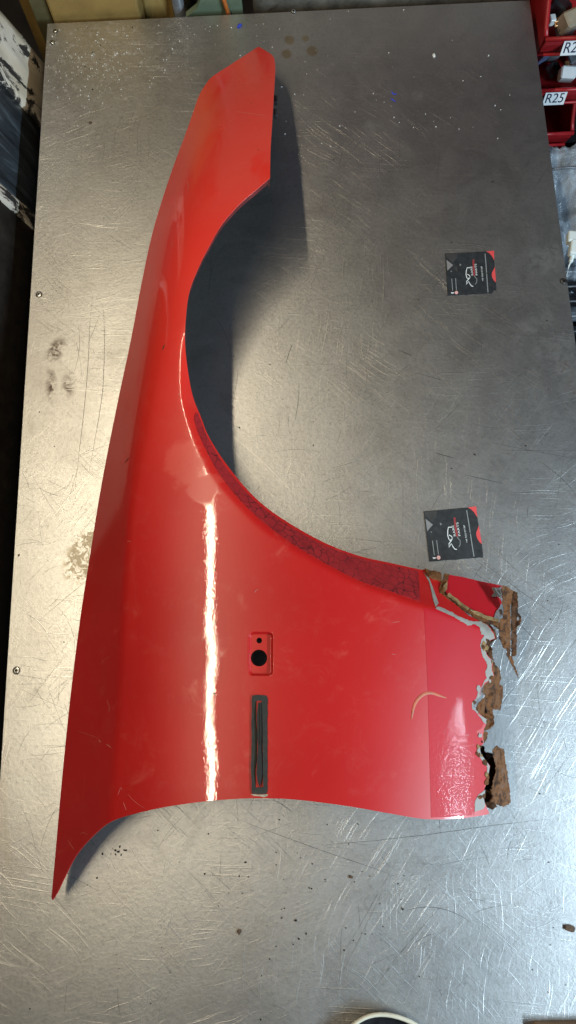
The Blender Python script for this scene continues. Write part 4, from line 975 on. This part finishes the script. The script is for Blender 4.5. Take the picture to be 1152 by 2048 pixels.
def bits(label, zfloor, items):
    for (name, px, py, z, sx, sy, sz, rot, mat, lab, cat) in items:
        p = at(px, py, z); bm = box_bm(-sx / 2, sx / 2, -sy / 2, sy / 2, -sz / 2, sz / 2, min(sx, sy, sz) * .12, 1)
        o = bm_obj(name, bm, M[mat]); o.location = tuple(p); o.rotation_euler = rot; tag(o, lab, cat)
bits('', 0, [('relay_box', 1140, 42, -.010, .034, .026, .03, (.4, .1, .5), 'tan', 'tan box at the right of the top bin', 'part'),
             ('relay_box', 1116, 18, -.015, .03, .03, .03, (.3, .3, .9), 'blackp', 'dark brown-black module at the back of the top bin', 'part'),
             ('connector', 1104, 40, -.012, .009, .012, .014, (.2, 0, .1), 'whitep', 'small white connector beside the copper contacts', 'connector'),
             ('contact', 1114, 40, -.010, .010, .007, .004, (.2, 0, .2), 'copper', 'upper copper contact in the top bin', 'contact'),
             ('contact', 1115, 49, -.016, .010, .007, .004, (.2, 0, .1), 'copper', 'lower copper contact in the top bin', 'contact'),
             ('module', 1130, 52, -.022, .028, .025, .02, (.2, 0, .2), 'greyp', 'grey module under the tan box', 'module'),
             ('label_box', 1134, 148, -.118, .026, .02, .028, (.5, 0, -.12), 'label', 'small white printed box at the front of the R25 bin', 'box'),
             ('black_module', 1106, 100, -.12, .022, .03, .03, (.3, .1, .1), 'greyp', 'ribbed grey module at the back of the R25 bin', 'module'),
             ('blue_plug', 1084, 116, -.125, .014, .012, .03, (.3, .2, .3), 'navy', 'slate blue plug at the left of the R25 bin', 'plug'),
             ('black_module', 1108, 140, -.13, .024, .022, .016, (.4, .5, .7), 'blackp', 'black angular module in the middle of the R25 bin', 'module'),
             ('black_module', 1148, 110, -.12, .022, .03, .03, (.4, -.5, .2), 'greyp', 'grey-violet module at the right of the R25 bin', 'module'),
             ('contact', 1133, 128, -.118, .008, .008, .008, (.4, 0, .1), 'copper', 'brass fitting behind the white printed box', 'contact')])

# ------------------------------------------------------------------ bag, plug and crate right of the bench
def bag(px0, px1, py0, py1, z, seed):
    nx, ny = 30, 60; vs = []; fs = []
    for s in (1, -1):
        for j in range(ny + 1):
            for i in range(nx + 1):
                u, t = i / nx, j / ny; px = px0 + (px1 - px0) * u + 6 * math.sin(t * 9 + seed); py = py0 + (py1 - py0) * t + (8 * math.sin(u * 6) if j == 0 else 0)
                p = at(px, py, z); fat = (.018 * (math.sin(math.pi * u) * math.sin(math.pi * t)) ** .5) if 0 < i < nx and 0 < j < ny else 0
                cr_ = .020 * noise.ridged_multi_fractal(Vector((p[0] * 22 + seed, p[1] * 15, s)), 1, 2, 5, 1, 2) - .02
                vs.append((p[0], p[1], z - .10 * t + s * fat + (s > 0) * cr_))
    m = (nx + 1) * (ny + 1)
    for j in range(ny):
        for i in range(nx):
            a = j * (nx + 1) + i; fs.append((a, a + nx + 1, a + nx + 2, a + 1)); fs.append((m + a, m + a + 1, m + a + nx + 2, m + a + nx + 1))
    root = empty('zip_bag', tuple(at((px0 + px1) / 2, (py0 + py1) / 2, z - .12))); tag(root, 'crumpled clear plastic zip bag hanging below the red bins', 'bag')
    mesh_obj('sheet', vs, fs, M['bag'], root, True)
    a = at(px0 + 3, py0 + 42, z + .012); b = at(px1, py0 + 38, z + .012); mesh_obj('zip_strip', *tube_mesh([a, (a + b) / 2 + np.array([0, .003, .002]), b], .0022, 8), M['greyp'], root, True)
bag(1078, 1190, 300, 525, -.03, 1.3)
lower_bag = empty('padded_parcel', tuple(at(1150, 420, -.30))); tag(lower_bag, 'dark slate parcel showing through the clear bag', 'parcel')
p = at(1150, 420, -.24); bm_obj('wrap', box_bm(p[0] - .10, p[0] + .12, p[1] - .13, p[1] + .12, -.899, -.22, .02, 4), M['greyp'], lower_bag, True)
pl = empty('white_plug', tuple(at(1148, 500, -.02))); tag(pl, 'white plastic plug with thin cable over the bag', 'plug')
def boxat(name, px, py, z, sx, sy, sz, rz, mat, parent):
    p = at(px, py, z); b = box_bm(-sx / 2, sx / 2, -sy / 2, sy / 2, -sz / 2, sz / 2, .0025, 2)
    bmesh.ops.rotate(b, verts=b.verts[:], matrix=Matrix.Rotation(rz, 3, 'Z')); bmesh.ops.translate(b, verts=b.verts[:], vec=Vector(p)); return bm_obj(name, b, M[mat], parent)
boxat('body', 1150, 477, -.01, .024, .018, .014, -.15, 'whitep', pl); boxat('body', 1150, 497, -.01, .017, .026, .014, -.22, 'whitep', pl); boxat('strain_relief', 1143, 518, -.012, .006, .013, .007, -.35, 'whitep', pl)
mesh_obj('cable', *tube_mesh([at(1142, 522, -.012), at(1138, 532, -.014), at(1134, 545, -.02), at(1130, 562, -.05), at(1120, 600, -.12)], .0011, 8), M['whitep'], pl, True)
crt = empty('black_crate', tuple(at(1160, 610, -.5))); tag(crt, 'black slatted crate below the plug, right of the bench', 'crate')
for k in range(9):
    y = at(1150, 538, -.10)[1] - .026 * k; bm_obj('slat', box_bm(XR + .01, XR + .30, y - .005, y + .005, -.118, -.10, .0015, 1), M['blackp'] if k % 3 else M['greyp'], crt)
for x in (XR + .0105, XR + .12): bm_obj('side', box_bm(x, x + .006, at(1150, 538, -.10)[1] - .24, at(1150, 538, -.10)[1] + .02, -.899, -.1185, .001, 1), M['blackp'], crt)
